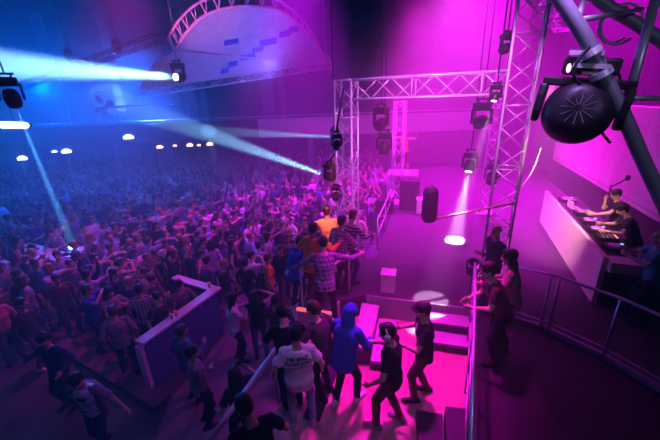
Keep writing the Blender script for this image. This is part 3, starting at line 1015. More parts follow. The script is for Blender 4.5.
# ------------------------------------------------------------------ far wall and balcony details
fc = aty(104, 107, 19.2)
t = empty('wall_fan', fc, 'big round wire-caged fan on the blue far left wall', 'fan')
M = Matrix.Rotation(R(90), 3, 'X') @ Matrix.Rotation(R(-14), 3, 'Y')
cg = MB()
for rr in (.80, .62, .44, .26):
    cg.tube([M @ Vector((rr * math.cos(k * .2618), rr * math.sin(k * .2618), .16 - .12 * rr)) for k in range(25)], .02, 6)
for k in range(12):
    cg.tube([M @ Vector((.1 * math.cos(k * .5236), .1 * math.sin(k * .5236), .16)), M @ Vector((.8 * math.cos(k * .5236), .8 * math.sin(k * .5236), .05))], .012, 5)
cg.build('cage', WHITE, t)
MB().lathe([(.02, .1), (.14, .08), (.14, -.1)], M=M, n=14).build('motor', STEEL, t)
for k in range(4):
    a = k * math.pi / 2 + .4
    bl = MB()
    d1, d2 = Vector((math.cos(a), math.sin(a), 0)), Vector((-math.sin(a), math.cos(a), .35))
    bl.loft([[M @ (d1 * r_ + d2 * s_ * w + Vector((0, 0, z_))) for s_, z_ in ((-1, 0), (1, 0), (1, .02), (-1, .02))] for r_, w in ((.12, .07), (.45, .16), (.68, .12))])
    bl.build('blade', mat('grey_fan_blade', (.5, .5, .55), .5), t)
MB().bar((0, .05, 0), (0, 28.0 - fc.y - .02, 0.0), .08, .08).build('wall_bracket', BLACKMET, t)


def wall_lamp(p, label, warm=(1.0, .62, .35), s=1.0, st=5.0):
    t = empty('wall_lamp', p, label, 'lamp')
    MB().box((0, .05 * s, 0), (.22 * s, .08 * s, .14 * s)).build('housing', BLACKMET, t)
    MB().lathe([(.05 * s, .0), (.13 * s, -.06 * s), (.12 * s, -.12 * s)], (0, -.06 * s, 0), n=12).build('shade', mat('lit_shade_%d_%d' % (int(warm[2] * 100), int(st * 10)), warm, .5, 0, warm, st), t, smooth=True)


for i, (px, py) in enumerate(((160, 145), (175, 144.5), (190, 143), (199, 144), (210, 142))):
    wall_lamp(aty(px, py, 20.0), ('small warm lamp under the far balcony, ' + ('leftmost of five', 'second from left of five', 'middle one of five', 'fourth from left of five', 'rightmost of five')[i]), s=1.5 if i % 2 == 0 else .9, st=3.0)
for i, (px, py) in enumerate(((23, 155.5), (55, 150), (67, 148.5))):
    wall_lamp(aty(px, py, 20.0), ('small white lamp on the dark blue left, ' + ('leftmost of three', 'middle one of three', 'rightmost of three')[i]), (.85, .9, 1.0), 2.0 if i != 1 else 1.1, 3.0)
wall_lamp(aty(129, 134, 19.9), 'small white lamp on the far balcony edge below the fan', (.75, .9, 1.0), 2.2, 2.5)
lb = aty(13, 125, 14.5)  # solid glowing bar in place of a short lit stretch of beam
t = empty('beam_streak', lb, 'short glowing white-blue bar standing in for a beam streak, far left', 'lamp')
MB().capsule((-.42, 0, .02), (.5, 0, -.03), .15, .13, 14).build('tube', mat('glowing_streak', (.8, .9, 1), .3, 0, (.45, .8, 1), 6), t, smooth=True)
MB().bar((-.55, .17, 0.03), (.6, .17, -.03), .08, .2).build('housing', BLACKMET, t)
MB().tube([(0, .12, 0.05), (0, .12, 12.0 - lb.z)], .02, 6).build('hanger', BLACKMET, t)

# blue squares of a pattern projector are painted patches on the vault, above


# ================================================================== people
def remesh(mb, name, voxel, smooth=3, wrinkle=0.0, seed=0):
    me0 = mb.mesh(name)
    ob = bpy.data.objects.new('tmp', me0)
    COL.objects.link(ob)
    md = ob.modifiers.new('r', 'REMESH')
    md.mode = 'VOXEL'
    md.voxel_size = voxel
    sm = ob.modifiers.new('s', 'SMOOTH')
    sm.iterations = smooth
    sm.factor = 0.5
    dg = bpy.context.evaluated_depsgraph_get()
    me = bpy.data.meshes.new_from_object(ob.evaluated_get(dg))
    bpy.data.objects.remove(ob)
    bpy.data.meshes.remove(me0)
    me.name = name
    n = len(me.vertices)
    if wrinkle and n:
        co = np.empty(n * 3)
        me.vertices.foreach_get('co', co)
        co = co.reshape(-1, 3)
        nr = np.empty(n * 3)
        me.vertices.foreach_get('normal', nr)
        nr = nr.reshape(-1, 3)
        a = co @ np.array([9.0, 7.0, 23.0]) + seed
        b = co @ np.array([-17.0, 11.0, 12.0]) + seed * 1.7
        c = co @ np.array([31.0, -19.0, 9.0]) + seed * .6
        w = (np.sin(a + 1.3 * np.sin(b)) * .6 + np.sin(c + np.sin(a)) * .4) * wrinkle
        co = co + nr * w[:, None]
        me.vertices.foreach_set('co', co.ravel())
        me.update()
    me.polygons.foreach_set('use_smooth', [True] * len(me.polygons))
    return me


def ik(a, b, l1, l2, hint):
    """joint between a and b, bent towards hint; b is pulled in if out of reach"""
    d = b - a
    L = d.length
    if L > (l1 + l2) * .998:
        b = a + d * ((l1 + l2) * .998 / L)
        d = b - a
        L = d.length
    d = d / L
    x = (l1 * l1 - l2 * l2 + L * L) / (2 * L)
    h = math.sqrt(max(0, l1 * l1 - x * x))
    hv = Vector(hint) - d * d.dot(Vector(hint))
    hv = hv.normalized() if hv.length > 1e-4 else d.orthogonal().normalized()
    return a + d * x + hv * h, b


REST = ((.10, .02, -.50), (.10, .02, -.50))
ARMS = {                       # wrist relative to the shoulder: outwards, forwards, up
    'down': REST,
    'one_up': ((.10, .02, -.50), (.06, .16, .44)),
    'both_up': ((.14, .10, .46), (.12, .14, .47)),
    'clap': ((-.10, .28, .10), (-.10, .28, .10)),
    'phone': ((-.06, .30, -.06), (-.10, .30, -.04)),
    'drink': ((.10, .03, -.49), (-.02, .28, -.17)),
    'folded': ((-.22, .22, -.22), (-.22, .20, -.26)),
    'point': ((.08, .03, -.50), (.10, .46, .20)),
    'sway': ((.22, .18, -.28), (.24, .20, -.22)),
    'lean': ((-.03, .34, -.26), (-.03, .34, -.26)),
}


class Person:
    """one figure: joints by inverse kinematics, then skin, hair and clothes as separate closed meshes"""

    def __init__(s, arms='down', lean=0, side=0, twist=0, head=(0, 0), feet=None, female=False, long_sleeve=False, hair='short',
                 bottom='trousers', hands=None, fine=False, fat=1.0, crouch=0.0, seed=0, hood=False, cap=False, loose=0.0, sleeveless=False):
        s.__dict__.update(locals())
        F = Vector
        hz = .93 - crouch
        s.pel = F((0, -.10 * math.sin(R(lean)) * 1.2, hz))
        tq = (Matrix.Rotation(R(side), 3, 'Y') @ Matrix.Rotation(-R(lean), 3, 'X'))
        tw = Matrix.Rotation(R(twist), 3, 'Z')
        s.T = tq @ tw
        s.t, s.rx, s.fw = s.T @ F((0, 0, 1)), s.T @ F((1, 0, 0)), s.T @ F((0, 1, 0))
        sw = .175 if female else .195
        s.neck = s.pel + s.t * .52
        s.sh = [s.pel + s.t * .465 + s.rx * (q * sw) for q in (-1, 1)]
        s.Hm = tw @ Matrix.Rotation(R(head[0]), 3, 'Z') @ Matrix.Rotation(-R(lean * .45 + head[1]), 3, 'X') @ Matrix.Rotation(R(side * .4), 3, 'Y')
        s.hc = s.neck + s.t * .06 + s.Hm @ F((0, .025, .115))
        A = ARMS[arms] if isinstance(arms, str) else arms
        yawM = tw
        s.el, s.wr, s.hd = [], [], []
        for i, q in enumerate((-1, 1)):
            w = s.sh[i] + yawM @ F((q * A[i][0], A[i][1], A[i][2]))
            up = A[i][2] > .1
            hint = yawM @ F((q * (.8 if up else .55), -.15 if up else -.7, -.25 if up else -.35))
            e, w = ik(s.sh[i], w, .285, .255, hint)
            s.el.append(e)
            s.wr.append(w)
            s.hd.append((w - e).normalized())
        ft = feet or ((-.11, 0), (.11, 0))
        s.hip = [s.pel + F((q * .09, 0, -.03)) for q in (-1, 1)]
        s.an, s.kn = [], []
        for i, q in enumerate((-1, 1)):
            an = F((ft[i][0], ft[i][1], .085))
            k, an = ik(s.hip[i], an, .435, .425, F((q * .12, 1, 0)))
            s.kn.append(k)
            s.an.append(an)

    def torso_rings(s, grow, lo, hi, n=20):
        f = s.female
        prof = [(-.13, .10 if not f else .105, .085), (-.07, .158 if not f else .165, .108), (0, .165 if not f else .17, .112), (.10, .152 if not f else .135, .10),
                (.18, .150 if not f else .128, .10), (.30, .168 if not f else .145, .116 if not f else .118), (.40, .172 if not f else .15, .106), (.455, .150 if not f else .13, .088), (.50, .09, .065), (.535, .058, .056)]
        rings = []
        for (z, hw, hd) in prof:
            if z < lo - 1e-6 or z > hi + 1e-6:
                continue
            hw, hd = hw * (s.fat if .0 <= z <= .35 else 1) + grow, hd * (s.fat if .0 <= z <= .35 else 1) + grow
            k_ = min(1, max(0, (z + .05) / .25))
            rx = Vector((1, 0, 0)).lerp(s.rx, k_).normalized()
            fw = Vector((0, 1, 0)).lerp(s.fw, k_).normalized()
            c = s.pel + s.t * z
            rings.append([c + rx * (hw * math.copysign(abs(math.cos(a)) ** .85, math.cos(a))) + fw * (hd * math.copysign(abs(math.sin(a)) ** .85, math.sin(a))) for a in [2 * math.pi * k / n for k in range(n)]])
        return rings

    def hand(s, mb, i):
        q = (-1, 1)[i]
        w, d = s.wr[i], s.hd[i]
        fw = s.T @ Vector((0, 1, 0))
        # palm normal: faces inwards for hanging arms, forwards/down for raised ones
        inn = -s.rx * q
        pn = (inn - d * d.dot(inn))
        pn = pn.normalized() if pn.length > .2 else (Vector((0, 0, -1)) - d * d.dot(Vector((0, 0, -1)))).normalized()
        mode = (s.hands or ('relax', 'relax'))[i]
        if mode == 'down':
            pn = Vector((0, 0, -1)) - d * d.dot(Vector((0, 0, -1)))
            pn.normalize()
        ax = d.cross(pn).normalized()
        # thumb side: the edge nearer to the front / top
        ts = 1 if ax.dot(fw + Vector((0, 0, .6))) > 0 else -1
        ax = ax * ts
        k = 1.0 if not s.female else .92
        fr = .0095 if s.fine else .0125
        mb.capsule(w - d * .02, w + d * .085 * k, .030, .041 * k, 12, .45, pn)
        curl = {'relax': .32, 'grip': 1.05, 'open': .08, 'down': .25}[mode]
        for j, (off, ln) in enumerate(((.028, .070), (.0095, .078), (-.0095, .072), (-.028, .056))):
            p = w + d * .082 * k + ax * off * k
            dirn = (d + ax * off * (1.6 if mode == 'open' else .5)).normalized()
            ang = curl * .5
            for seg, fl in enumerate((.5, .3, .25)):
                ang2 = ang + seg * curl * .75
                dv = dirn * math.cos(ang2) + pn * math.sin(ang2)
                p2 = p + dv * ln * k * fl
                mb.capsule(p, p2, fr * (1 - .1 * seg), fr * (.92 - .1 * seg), 8)
                p = p2
        p = w + d * .022 + ax * .030 * k
        a = (d * .75 + ax * .62 + pn * (.35 + .3 * curl)).normalized()
        p2 = p + a * .042
        b = (d * .9 + ax * (.2 - .35 * curl) + pn * (.25 + .5 * curl)).normalized()
        mb.capsule(p, p2, fr * 1.3, fr * 1.1, 8)
        mb.capsule(p2, p2 + b * .032, fr * 1.08, fr * .9, 8)

    def skin(s, name='body'):
        mb = MB()
        mb.loft(s.torso_rings(-.006, -.13, .535))
        for i, q in enumerate((-1, 1)):
            mb.capsule(s.sh[i] - s.rx * q * .09 + s.t * .015, s.sh[i] - s.rx * q * .012, .05, .054)
            mb.capsule(s.sh[i] - s.rx * q * .012, s.el[i], .052, .040)
            mb.capsule(s.el[i], s.wr[i], .041, .027)
            s.hand(mb, i)
            mb.capsule(s.hip[i], s.kn[i], .083, .056)
            mb.capsule(s.kn[i], s.kn[i].lerp(s.an[i], .35), .055, .054)
            mb.capsule(s.kn[i].lerp(s.an[i], .3), s.an[i], .054, .036)
            mb.capsule(s.an[i] + Vector((0, -.03, -.04)), s.an[i] + Vector(((i * 2 - 1) * .02, .13, -.05)), .036, .030)
        H = s.Hm
        c = s.hc
        L = lambda x, y, z: c + H @ Vector((x, y, z))
        mb.capsule(s.neck - s.t * .04, c + H @ Vector((0, -.02, -.05)), .054, .052)
        mb.ellipsoid(L(0, -.012, .035), (.074, .094, .088), H, 18, 12)       # cranium
        mb.ellipsoid(L(0, .022, -.03), (.060, .070, .088), H, 18, 12)        # face
        mb.ellipsoid(L(0, .050, -.088), (.030, .030, .026), H, 12, 8)        # chin
        mb.capsule(L(0, .088, .010), L(0, .108, -.028), .010, .0155, 10)     # nose
        mb.capsule(L(-.032, .080, .026), L(.032, .080, .026), .011, .011, 8)  # brow
        mb.capsule(L(-.018, .082, -.058), L(.018, .082, -.058), .010, .010, 8)  # lips
        for q in (-1, 1):
            mb.ellipsoid(L(q * .076, -.008, -.004), (.012, .022, .034), H, 10, 8)   # ears
            mb.ellipsoid(L(q * .036, .066, -.024), (.020, .02, .02), H, 10, 8)      # cheeks
        me = remesh(mb, name, .0085 if s.fine else .0125, 2)
        me.materials.append(None)
        me.materials.append(EYE_M)
        me.materials.append(LIP)
        n = len(me.polygons)
        ctr = np.empty(n * 3)
        me.polygons.foreach_get('center', ctr)
        ctr = ctr.reshape(-1, 3)
        Hi = np.array(H.transposed())
        loc = (ctr - np.array(c)) @ Hi.T
        idx = np.zeros(n, dtype=np.int32)
        for q in (-1, 1):
            idx[(((loc[:, 0] - q * .031) / .016) ** 2 + ((loc[:, 2] - .006) / .0095) ** 2 < 1) & (loc[:, 1] > .03)] = 1
            idx[(abs(loc[:, 0] - q * .032) < .018) & (abs(loc[:, 2] - .030) < .006) & (loc[:, 1] > .03)] = 1
        idx[((loc[:, 0] / .024) ** 2 + ((loc[:, 2] + .058) / .010) ** 2 < 1) & (loc[:, 1] > .04)] = 2
        me.polygons.foreach_set('material_index', idx)
        return me

    def hair_mesh(s, name='hair'):
        mb = MB()
        H, c = s.Hm, s.hc
        L = lambda x, y, z: c + H @ Vector((x, y, z))
        if s.hair == 'bald':
            return None
        if s.cap:
            mb.ellipsoid(L(0, -.020, .040), (.083, .100, .090), H, 18, 12)
        else:
            g = .012 if s.hair == 'cropped' else .02
            mb.ellipsoid(L(0, -.026, .048), (.074 + g * .8, .090 + g, .084 + g), H, 18, 12)
            mb.ellipsoid(L(0, -.045, .005), (.070 + g * .6, .064 + g * .7, .085), H, 16, 10)
            if s.hair != 'cropped':
                mb.ellipsoid(L(.012, .040, .105), (.060, .046, .030), H, 14, 8)
        if s.hair == 'long':
            for q in (-1, 0, 1):
                p0, p1, p2 = L(q * .055, -.055, .03), L(q * .070, -.075, -.10), L(q * .060, -.085, -.245)
                mb.capsule(p0, p1, .05, .052, 12, .8, H @ Vector((0, 1, 0)))
                mb.capsule(p1, p2, .052, .030, 12, .7, H @ Vector((0, 1, 0)))
                if q:
                    mb.capsule(L(q * .072, .005, .04), L(q * .082, -.01, -.10), .026, .024, 10)
        if s.hair == 'bun':
            mb.ellipsoid(L(0, -.13, .075), (.045, .045, .045), H, 12, 8)
        if s.hair == 'ponytail':
            mb.capsule(L(0, -.11, .05), L(0, -.15, -.03), .03, .032, 10)
            mb.capsule(L(0, -.15, -.03), L(0, -.135, -.20), .032, .014, 10)
        return remesh(mb, name, .011 if s.fine else .015, 2, .0035, s.seed)

    def top(s, name='shirt'):
        g = .018 + s.loose
        mb = MB()
        lo = -.07
        rings = s.torso_rings(g, lo, .50)
        if not s.sleeveless or s.loose:
            low = [v - s.t * (.05 + s.loose) for v in rings[0]]
            rings = [low] + rings
        mb.loft(rings)
        for i, q in enumerate((-1, 1)):
            mb.capsule(s.sh[i] - s.rx * q * .10 + s.t * .022, s.sh[i] - s.rx * q * .012 + s.t * .004, .050, .062 + s.loose * .4)
            if s.sleeveless:
                continue
            if s.long_sleeve:
                mb.capsule(s.sh[i] - s.rx * q * .012, s.el[i], .064 + s.loose * .5, .053 + s.loose * .4)
                mb.capsule(s.el[i], s.wr[i] - s.hd[i] * .012, .052 + s.loose * .4, .037 + s.loose * .3)
            else:
                rings2 = []
                a, b = s.sh[i] - s.rx * q * .02, s.sh[i].lerp(s.el[i], .66)
                d = (b - a).normalized()
                e1 = d.orthogonal().normalized()
                e2 = d.cross(e1)
                for t_, r_ in ((0, .060), (.5, .064), (1, .062 + s.loose)):
                    rings2.append([a.lerp(b, t_) + (e1 * math.cos(x) + e2 * math.sin(x)) * r_ for x in [2 * math.pi * k / 14 for k in range(14)]])
                mb.loft(rings2)
        if s.hood:
            H, c = s.Hm, s.hc
            mb.ellipsoid(c + H @ Vector((0, -.03, .035)), (.105, .112, .118), H, 18, 12)
            mb.capsule(s.neck, c + H @ Vector((0, -.06, -.04)), .105, .10)
        elif s.long_sleeve and s.loose > .012:
            mb.ellipsoid(s.neck - s.fw * .075 - s.t * .01, (.10, .055, .06), s.T, 14, 8)
        return remesh(mb, name, .0105 if s.fine else .015, 2, .0055 if s.fine else .005, s.seed)

    def lower(s, name='trousers'):
        mb = MB()
        if s.bottom in ('skirt', 'dress'):
            rings = s.torso_rings(.016, -.07, .10)
            top_ = rings
            hem = []
            c = s.pel - Vector((0, 0, .36))
            for k in range(20):
                a = 2 * math.pi * k / 20
                fl = 1 + .06 * math.sin(a * 7 + s.seed)
                hem.append(c + Vector((math.cos(a) * .225 * fl, math.sin(a) * .19 * fl, 0)))
            mb.loft([hem] + top_)
            return remesh(mb, name, .0125, 2, .004, s.seed)
        mb.loft(s.torso_rings(.010, -.13, .10))
        for i in (0, 1):
            mb.capsule(s.hip[i], s.kn[i], .098, .068)
            end = s.kn[i].lerp(s.an[i], .97) if s.bottom != 'shorts' else s.kn[i].lerp(s.an[i], .12)
            mb.capsule(s.kn[i], end, .068, .056)
        return remesh(mb, name, .012 if s.fine else .016, 2, .0055, s.seed + 3)

    def shoe(s, i, name='shoe'):
        a = s.an[i]
        q = i * 2 - 1
        toe = a + Vector((q * .025, .165, -.055))
        heel = a + Vector((0, -.06, -.045))
        mb = MB()
        mb.capsule(heel, toe, .040, .038, 12)
        mb.capsule(a + Vector((0, -.01, -.04)), a + Vector((q * .01, .06, -.04)), .045, .042, 12)
        mb.capsule(a + Vector((0, -.02, .0)), a + Vector((0, -.015, -.05)), .047, .045, 12)
        me = remesh(mb, name, .011, 1)
        co = np.empty(len(me.vertices) * 3)
        me.vertices.foreach_get('co', co)
        co[2::3] = np.maximum(co[2::3], 0.0)
        me.vertices.foreach_set('co', co)
        me.update()
        return me


EYE_M = mat('dark_eye', (0.03, 0.02, 0.02), 0.3)
LIP = mat('lip', (0.45, 0.16, 0.14), 0.5)
SKINS = [mat('skin_fair', (0.62, 0.40, 0.31), 0.55, scale=25, vary=.06), mat('skin_light', (0.56, 0.35, 0.26), 0.55, scale=25, vary=.06), mat('skin_tan', (0.46, 0.28, 0.20), 0.55, scale=25, vary=.06)]
HAIRS = {'dark': mat('hair_dark', (0.018, 0.012, 0.010), 0.5, scale=60, vary=.4, bump=.3), 'brown': mat('hair_brown', (0.07, 0.038, 0.022), 0.5, scale=60, vary=.4, bump=.3),
         'fair': mat('hair_fair', (0.36, 0.24, 0.11), 0.5, scale=60, vary=.3, bump=.3), 'reddish': mat('hair_reddish', (0.20, 0.06, 0.025), .5, scale=60, vary=.3, bump=.3)}
CLOTH = {}


def fabric(n, c):
    CLOTH[n] = mat('fabric_' + n.replace(' ', '_').replace('-', '_'), c, 0.85, scale=40, vary=.10, bump=.15, spec=.2)


for n_, c_ in {'black': (.014, .013, .017), 'charcoal': (.05, .05, .058), 'white': (.82, .82, .84), 'pale blue': (.36, .50, .74), 'navy': (.022, .03, .10), 'royal blue': (.03, .08, .48),
               'grey': (.26, .26, .29), 'pale grey': (.5, .5, .53), 'dark red': (.10, .018, .045), 'rose': (.62, .22, .32), 'lilac': (.46, .34, .66), 'beige': (.52, .43, .34), 'olive': (.11, .12, .07),
               'orange': (.85, .30, .07), 'brown': (.13, .07, .045), 'teal': (.04, .22, .26), 'denim': (.10, .15, .27), 'pale denim': (.28, .33, .42), 'khaki': (.26, .20, .14)}.items():
    fabric(n_, c_)
CLOTH['navy plaid'] = mat_pattern('fabric_navy_plaid', (.05, .05, .11), (.42, .40, .52), 'check', .085, .075)
CLOTH['black gingham'] = mat_pattern('fabric_black_gingham', (.72, .70, .76), (.015, .015, .025), 'check', .07, .065)
CLOTH['blue check'] = mat_pattern('fabric_blue_check', (.78, .84, .95), (.06, .12, .38), 'check', .10, .09)
CLOTH['striped'] = mat_pattern('fabric_striped', (.03, .03, .07), (.6, .6, .68), 'stripe', .08, .075)
CLOTH['floral'] = mat_pattern('fabric_floral', (.10, .05, .10), (.45, .20, .34), 'dots', .06, .05)


def place_part(name, me, material, parent):
    o = bpy.data.objects.new(name, me)
    COL.objects.link(o)
    o.parent = parent
    if not me.materials:
        me.materials.append(material)
    o.material_slots[0].link = 'OBJECT'
    o.material_slots[0].material = material
    return o


TOPNAME = {'t-shirt': 'tshirt', 'shirt': 'shirt', 'hoodie': 'hoodie', 'top': 'top', 'jacket': 'jacket', 'tank top': 'tank_top'}


class Kit:
    """meshes of one pose, shared by everybody who strikes it"""

    def __init__(s, **kw):
        s.P = Person(**kw)
        P = s.P
        s.body, s.hair, s.top, s.low = P.skin(), P.hair_mesh(), P.top(), P.lower()
        s.shoes = [P.shoe(0), P.shoe(1)]


def put(kit, loc, face, label, top, low, hair='dark', skin=0, shoes='black', topname='shirt', lowname=None, scale=1.0, group=None, cap=None):
    """face = heading in degrees (0 looks along +Y, 90 along -X)"""
    t = empty('person', loc, label, 'person', group, (0, 0, R(face)))
    t.scale = (scale,) * 3
    place_part('body', kit.body, SKINS[skin], t)
    if kit.hair:
        place_part('cap' if kit.P.cap else 'hair', kit.hair, CLOTH[cap] if kit.P.cap else HAIRS[hair], t)
    place_part(topname, kit.top, CLOTH[top], t)
    place_part(lowname or {'trousers': 'trousers', 'skirt': 'skirt', 'dress': 'skirt', 'shorts': 'shorts'}[kit.P.bottom], kit.low, CLOTH[low], t)
    for me in kit.shoes:
        place_part('shoe', me, CLOTH[shoes], t)
    return t


def heading(a, b):
    d = Vector(b) - Vector(a)
    return math.degrees(math.atan2(-d.x, d.y))


# ------------------------------------------------------------------ the people nearest the camera
def hero(px, py, z, face, label, top, low, hair='dark', skin=0, shoes='black', topname='shirt', scale=1.0, height=1.76, lowname=None, cap=None, hcol='dark', at=None, **kw):
    """stand a figure on level z so that the top of its head is seen at px, py"""
    style = hair if hair not in HAIRS else 'short'
    hair = hair if hair in HAIRS else hcol
    kit = Kit(fine=True, hair=style, **kw)
    P = kit.P
    off = Matrix.Rotation(R(face), 3, 'Z') @ (P.hc + Vector((0, 0, .11))) * scale
    w = atz(px, py, z + off.z)
    loc = Vector((w.x - off.x, w.y - off.y, z))
    if at:
        loc = Vector((at[0], at[1], z))
    t = put(kit, loc, face, label, top, low, hair, skin, shoes, topname, lowname, scale, None, cap)
    t['label'] = label
    return t, kit


# white T-shirt, back to the camera, printed text between the shoulders
t, kit = hero(295, 327, PZ, 8, 'person in white printed T-shirt and jeans, back turned, standing on the platform', 'white', 'pale denim', topname='tshirt', shoes='pale grey',
              arms=((.15, .10, -.48), (.14, .12, -.47)), head=(0, 12), feet=((-.14, 0), (.15, .03)), fat=1.06, loose=.012, seed=1)
bvh = BVHTree.FromPolygons([v.co for v in kit.top.vertices], [tuple(p.vertices) for p in kit.top.polygons])


def back_text(body, size, zc, name, parent, mtl, sign=-1):
    cu = bpy.data.curves.new(name, 'FONT')
    cu.body = body
    cu.size = size
    cu.align_x = 'CENTER'
    cu.offset = size * .05
    ob = bpy.data.objects.new(name, cu)
    COL.objects.link(ob)
    dg = bpy.context.evaluated_depsgraph_get()
    me = bpy.data.meshes.new_from_object(ob.evaluated_get(dg))
    bpy.data.objects.remove(ob)
    bm = bmesh.new()
    bm.from_mesh(me)
    bmesh.ops.triangulate(bm, faces=bm.faces)
    bmesh.ops.subdivide_edges(bm, edges=bm.edges, cuts=1)
    for v in bm.verts:
        x, z = v.co.x * -sign, v.co.y + zc
        hit = bvh.ray_cast(Vector((x, sign * 1.0, z)), Vector((0, -sign, 0)))
        y = hit[0].y if hit[0] else sign * .13
        v.co = Vector((x, y + sign * .005, z))
    bm.to_mesh(me)
    bm.free()
    me.materials.append(mtl)
    o = bpy.data.objects.new(name, me)
    COL.objects.link(o)
    o.parent = parent
    return o


INK = mat('black_print_ink', (.015, .015, .02), .7)
tp_ = [c for c in t.children if c.name.startswith('tshirt')][0]
back_text('NIE SPAĆ', .066, 1.33, 'printed_text', tp_, INK)
back_text('ZWIEDZAĆ', .066, 1.268, 'printed_text', tp_, INK)
back_text('ZWIEDZACNIESPAC.PL', .024, 1.228, 'printed_text', tp_, INK)

hero(351, 306, PZ, -38, 'person in royal blue hooded top with hood up and dark trousers', 'royal blue', 'black', topname='hoodie', shoes='white',
     arms=((.18, .30, -.36), (.0, .30, -.30)), lean=14, head=(-10, 10), feet=((-.12, -.10), (.12, .14)), long_sleeve=True, hood=True, loose=.018, seed=2)
t, kit = hero(387, 326, PZ, 62, 'person in black T-shirt with pale headphones round the head, brown trousers', 'black', 'brown', topname='tshirt', shoes='grey',
              arms=((.10, .18, -.44), (.02, .40, -.22)), head=(18, 14), lean=4, feet=((-.14, .16), (.12, -.12)), seed=3)
H, c = kit.P.Hm, kit.P.hc
hb = MB()
hb.tube([c + H @ Vector((.098 * math.cos(a), -.02, .005 + .125 * math.sin(a))) for a in [math.pi * k / 14 for k in range(15)]], .012, 8)
hp_ = hb.build('headphones', WHITE, t, smooth=True)
for q in (-1, 1):
    M = H @ Matrix.Rotation(R(90), 3, 'Y')
    MB().lathe([(.02, -.025), (.042, -.02), (.045, .01), (.03, .02)], c + H @ Vector((q * .098, -.012, 0)), M, 16).build('ear_cup', CLAMP, hp_, smooth=True)
t, kit = hero(423, 304, PZ, 78, 'person in dark cap and black T-shirt with grey print, facing the headphoned one', 'black', 'brown', topname='tshirt', shoes='black', skin=1,
              arms=((.02, .34, -.22), (-.02, .34, -.24)), lean=3, head=(6, 8), feet=((-.12, .10), (.12, -.10)), seed=4)
H, c = kit.P.Hm, kit.P.hc
cp = MB()
cp.ellipsoid(c + H @ Vector((0, -.014, .066)), (.094, .116, .080), H, 18, 10)
cp.capsule(c + H @ Vector((-.03, .10, .055)), c + H @ Vector((.03, .10, .055)), .05, .05, 12, .16, H @ Vector((0, 0, 1)))
cp.build('cap', CLOTH['black'], t, smooth=True)
bvh = BVHTree.FromPolygons([v.co for v in kit.top.vertices], [tuple(p.vertices) for p in kit.top.polygons])
tp_ = [q for q in t.children if q.name.startswith('tshirt')][0]
mbp = MB()
for k in range(7):
    zc = 1.20 + .03 * k
    w = .05 + .03 * math.sin(k * 1.9)
    pts = []
    for x in (-w, -w / 2, 0, w / 2, w):
        hit = bvh.ray_cast(Vector((x, 1, zc)), Vector((0, -1, 0)))
        pts.append(Vector((x, (hit[0].y if hit[0] else .13) + .002, zc)))
    mbp.tube(pts, .006, 6)
mbp.build('printed_graphic', CLOTH['grey'], tp_)

hero(489, 264, SZ + .03, 78, 'person in dark red shirt leaning on the steel railing, dark trousers', 'dark red', 'black', topname='shirt', skin=1,
     arms=((-.06, .28, -.34), (-.12, .30, -.32)), lean=24, head=(0, 2), feet=((-.13, -.02), (.13, -.18)), hands=('grip', 'relax'), fat=1.05, seed=5)
hero(510, 251, SZ + .03, 60, 'person with long dark hair behind the dark-red-shirted railing leaner', 'rose', 'black', topname='top', skin=0,
     arms='lean', lean=10, head=(10, 4), female=True, hair='long', seed=6)
hero(497, 226, SZ, 100, 'bald person in black clothes standing inside the foot of the right gate tower', 'black', 'black', topname='shirt', hair='bald', skin=1, arms='folded', long_sleeve=True, head=(0, 5), seed=7)
# DJs
hero(617, 190, SZ, 64, 'DJ in black T-shirt and dark cap, arm stretched out over the decks', 'black', 'black', topname='tshirt', arms=((.12, .44, -.22), (-.16, .22, .06)), lean=10, head=(18, 12), seed=8)
hero(624, 205, SZ, 60, 'second person in black bending over the booth in front of the DJ', 'charcoal', 'black', topname='tshirt', hair='short', arms=((.05, .34, -.26), (.02, .36, -.24)), lean=26, head=(0, 18), seed=9)
hero(661, 232, SZ, 60, 'person in bright blue T-shirt cut off by the right picture edge', 'teal', 'black', topname='tshirt', skin=0, hair='fair', arms=((-.02, .38, -.10), (.0, .36, -.12)), lean=6, seed=10)

# podium at the stage corner
hero(326, 207, SZ, 6, 'person in pale orange-lit T-shirt, back turned, arm reaching left on the podium', 'beige', 'denim', topname='tshirt', hair='dark', arms=((.46, .10, -.08), (.16, .10, -.46)), lean=6, head=(10, 10), feet=((-.14, 0), (.14, .05)), seed=11)
hero(313, 224, SZ, -30, 'person in reddish-orange top pressed left of the pale orange-lit T-shirt', 'orange', 'brown', topname='top', hair='brown', skin=2, arms=((.20, .28, -.30), (.30, .22, -.06)), lean=14, female=True, long_sleeve=True, seed=12)
hero(323, 238, SZ, 2, 'person in navy plaid shirt leaning on the podium rail, both arms spread', 'navy plaid', 'black', topname='shirt', arms=((.44, .10, -.30), (.46, .20, -.10)), lean=16, head=(0, 26), long_sleeve=True, hands=('grip', 'relax'), feet=((-.16, -.04), (.16, 0)), seed=13)
hero(342, 217, SZ, -48, 'dark-haired person in grey plaid shirt, left one of two at the gate tower', 'black gingham', 'black', topname='shirt', arms=((.08, .20, -.42), (.04, .38, -.26)), lean=6, head=(0, 12), long_sleeve=True, seed=14)
hero(353, 211, SZ, -60, 'person in pale striped shirt, right one of two at the gate tower', 'striped', 'navy', topname='shirt', hair='brown', arms=((.04, .34, -.26), (.02, .42, -.24)), lean=8, head=(6, 10), long_sleeve=True, seed=15)
hero(300, 237, .95, -40, 'dark-haired person in blue top, hands at the mouth, left of the podium', 'royal blue', 'navy', topname='hoodie', arms=((-.10, .26, .04), (-.12, .26, .05)), lean=22, head=(0, 8), long_sleeve=True, loose=.014, scale=1.0, seed=16)

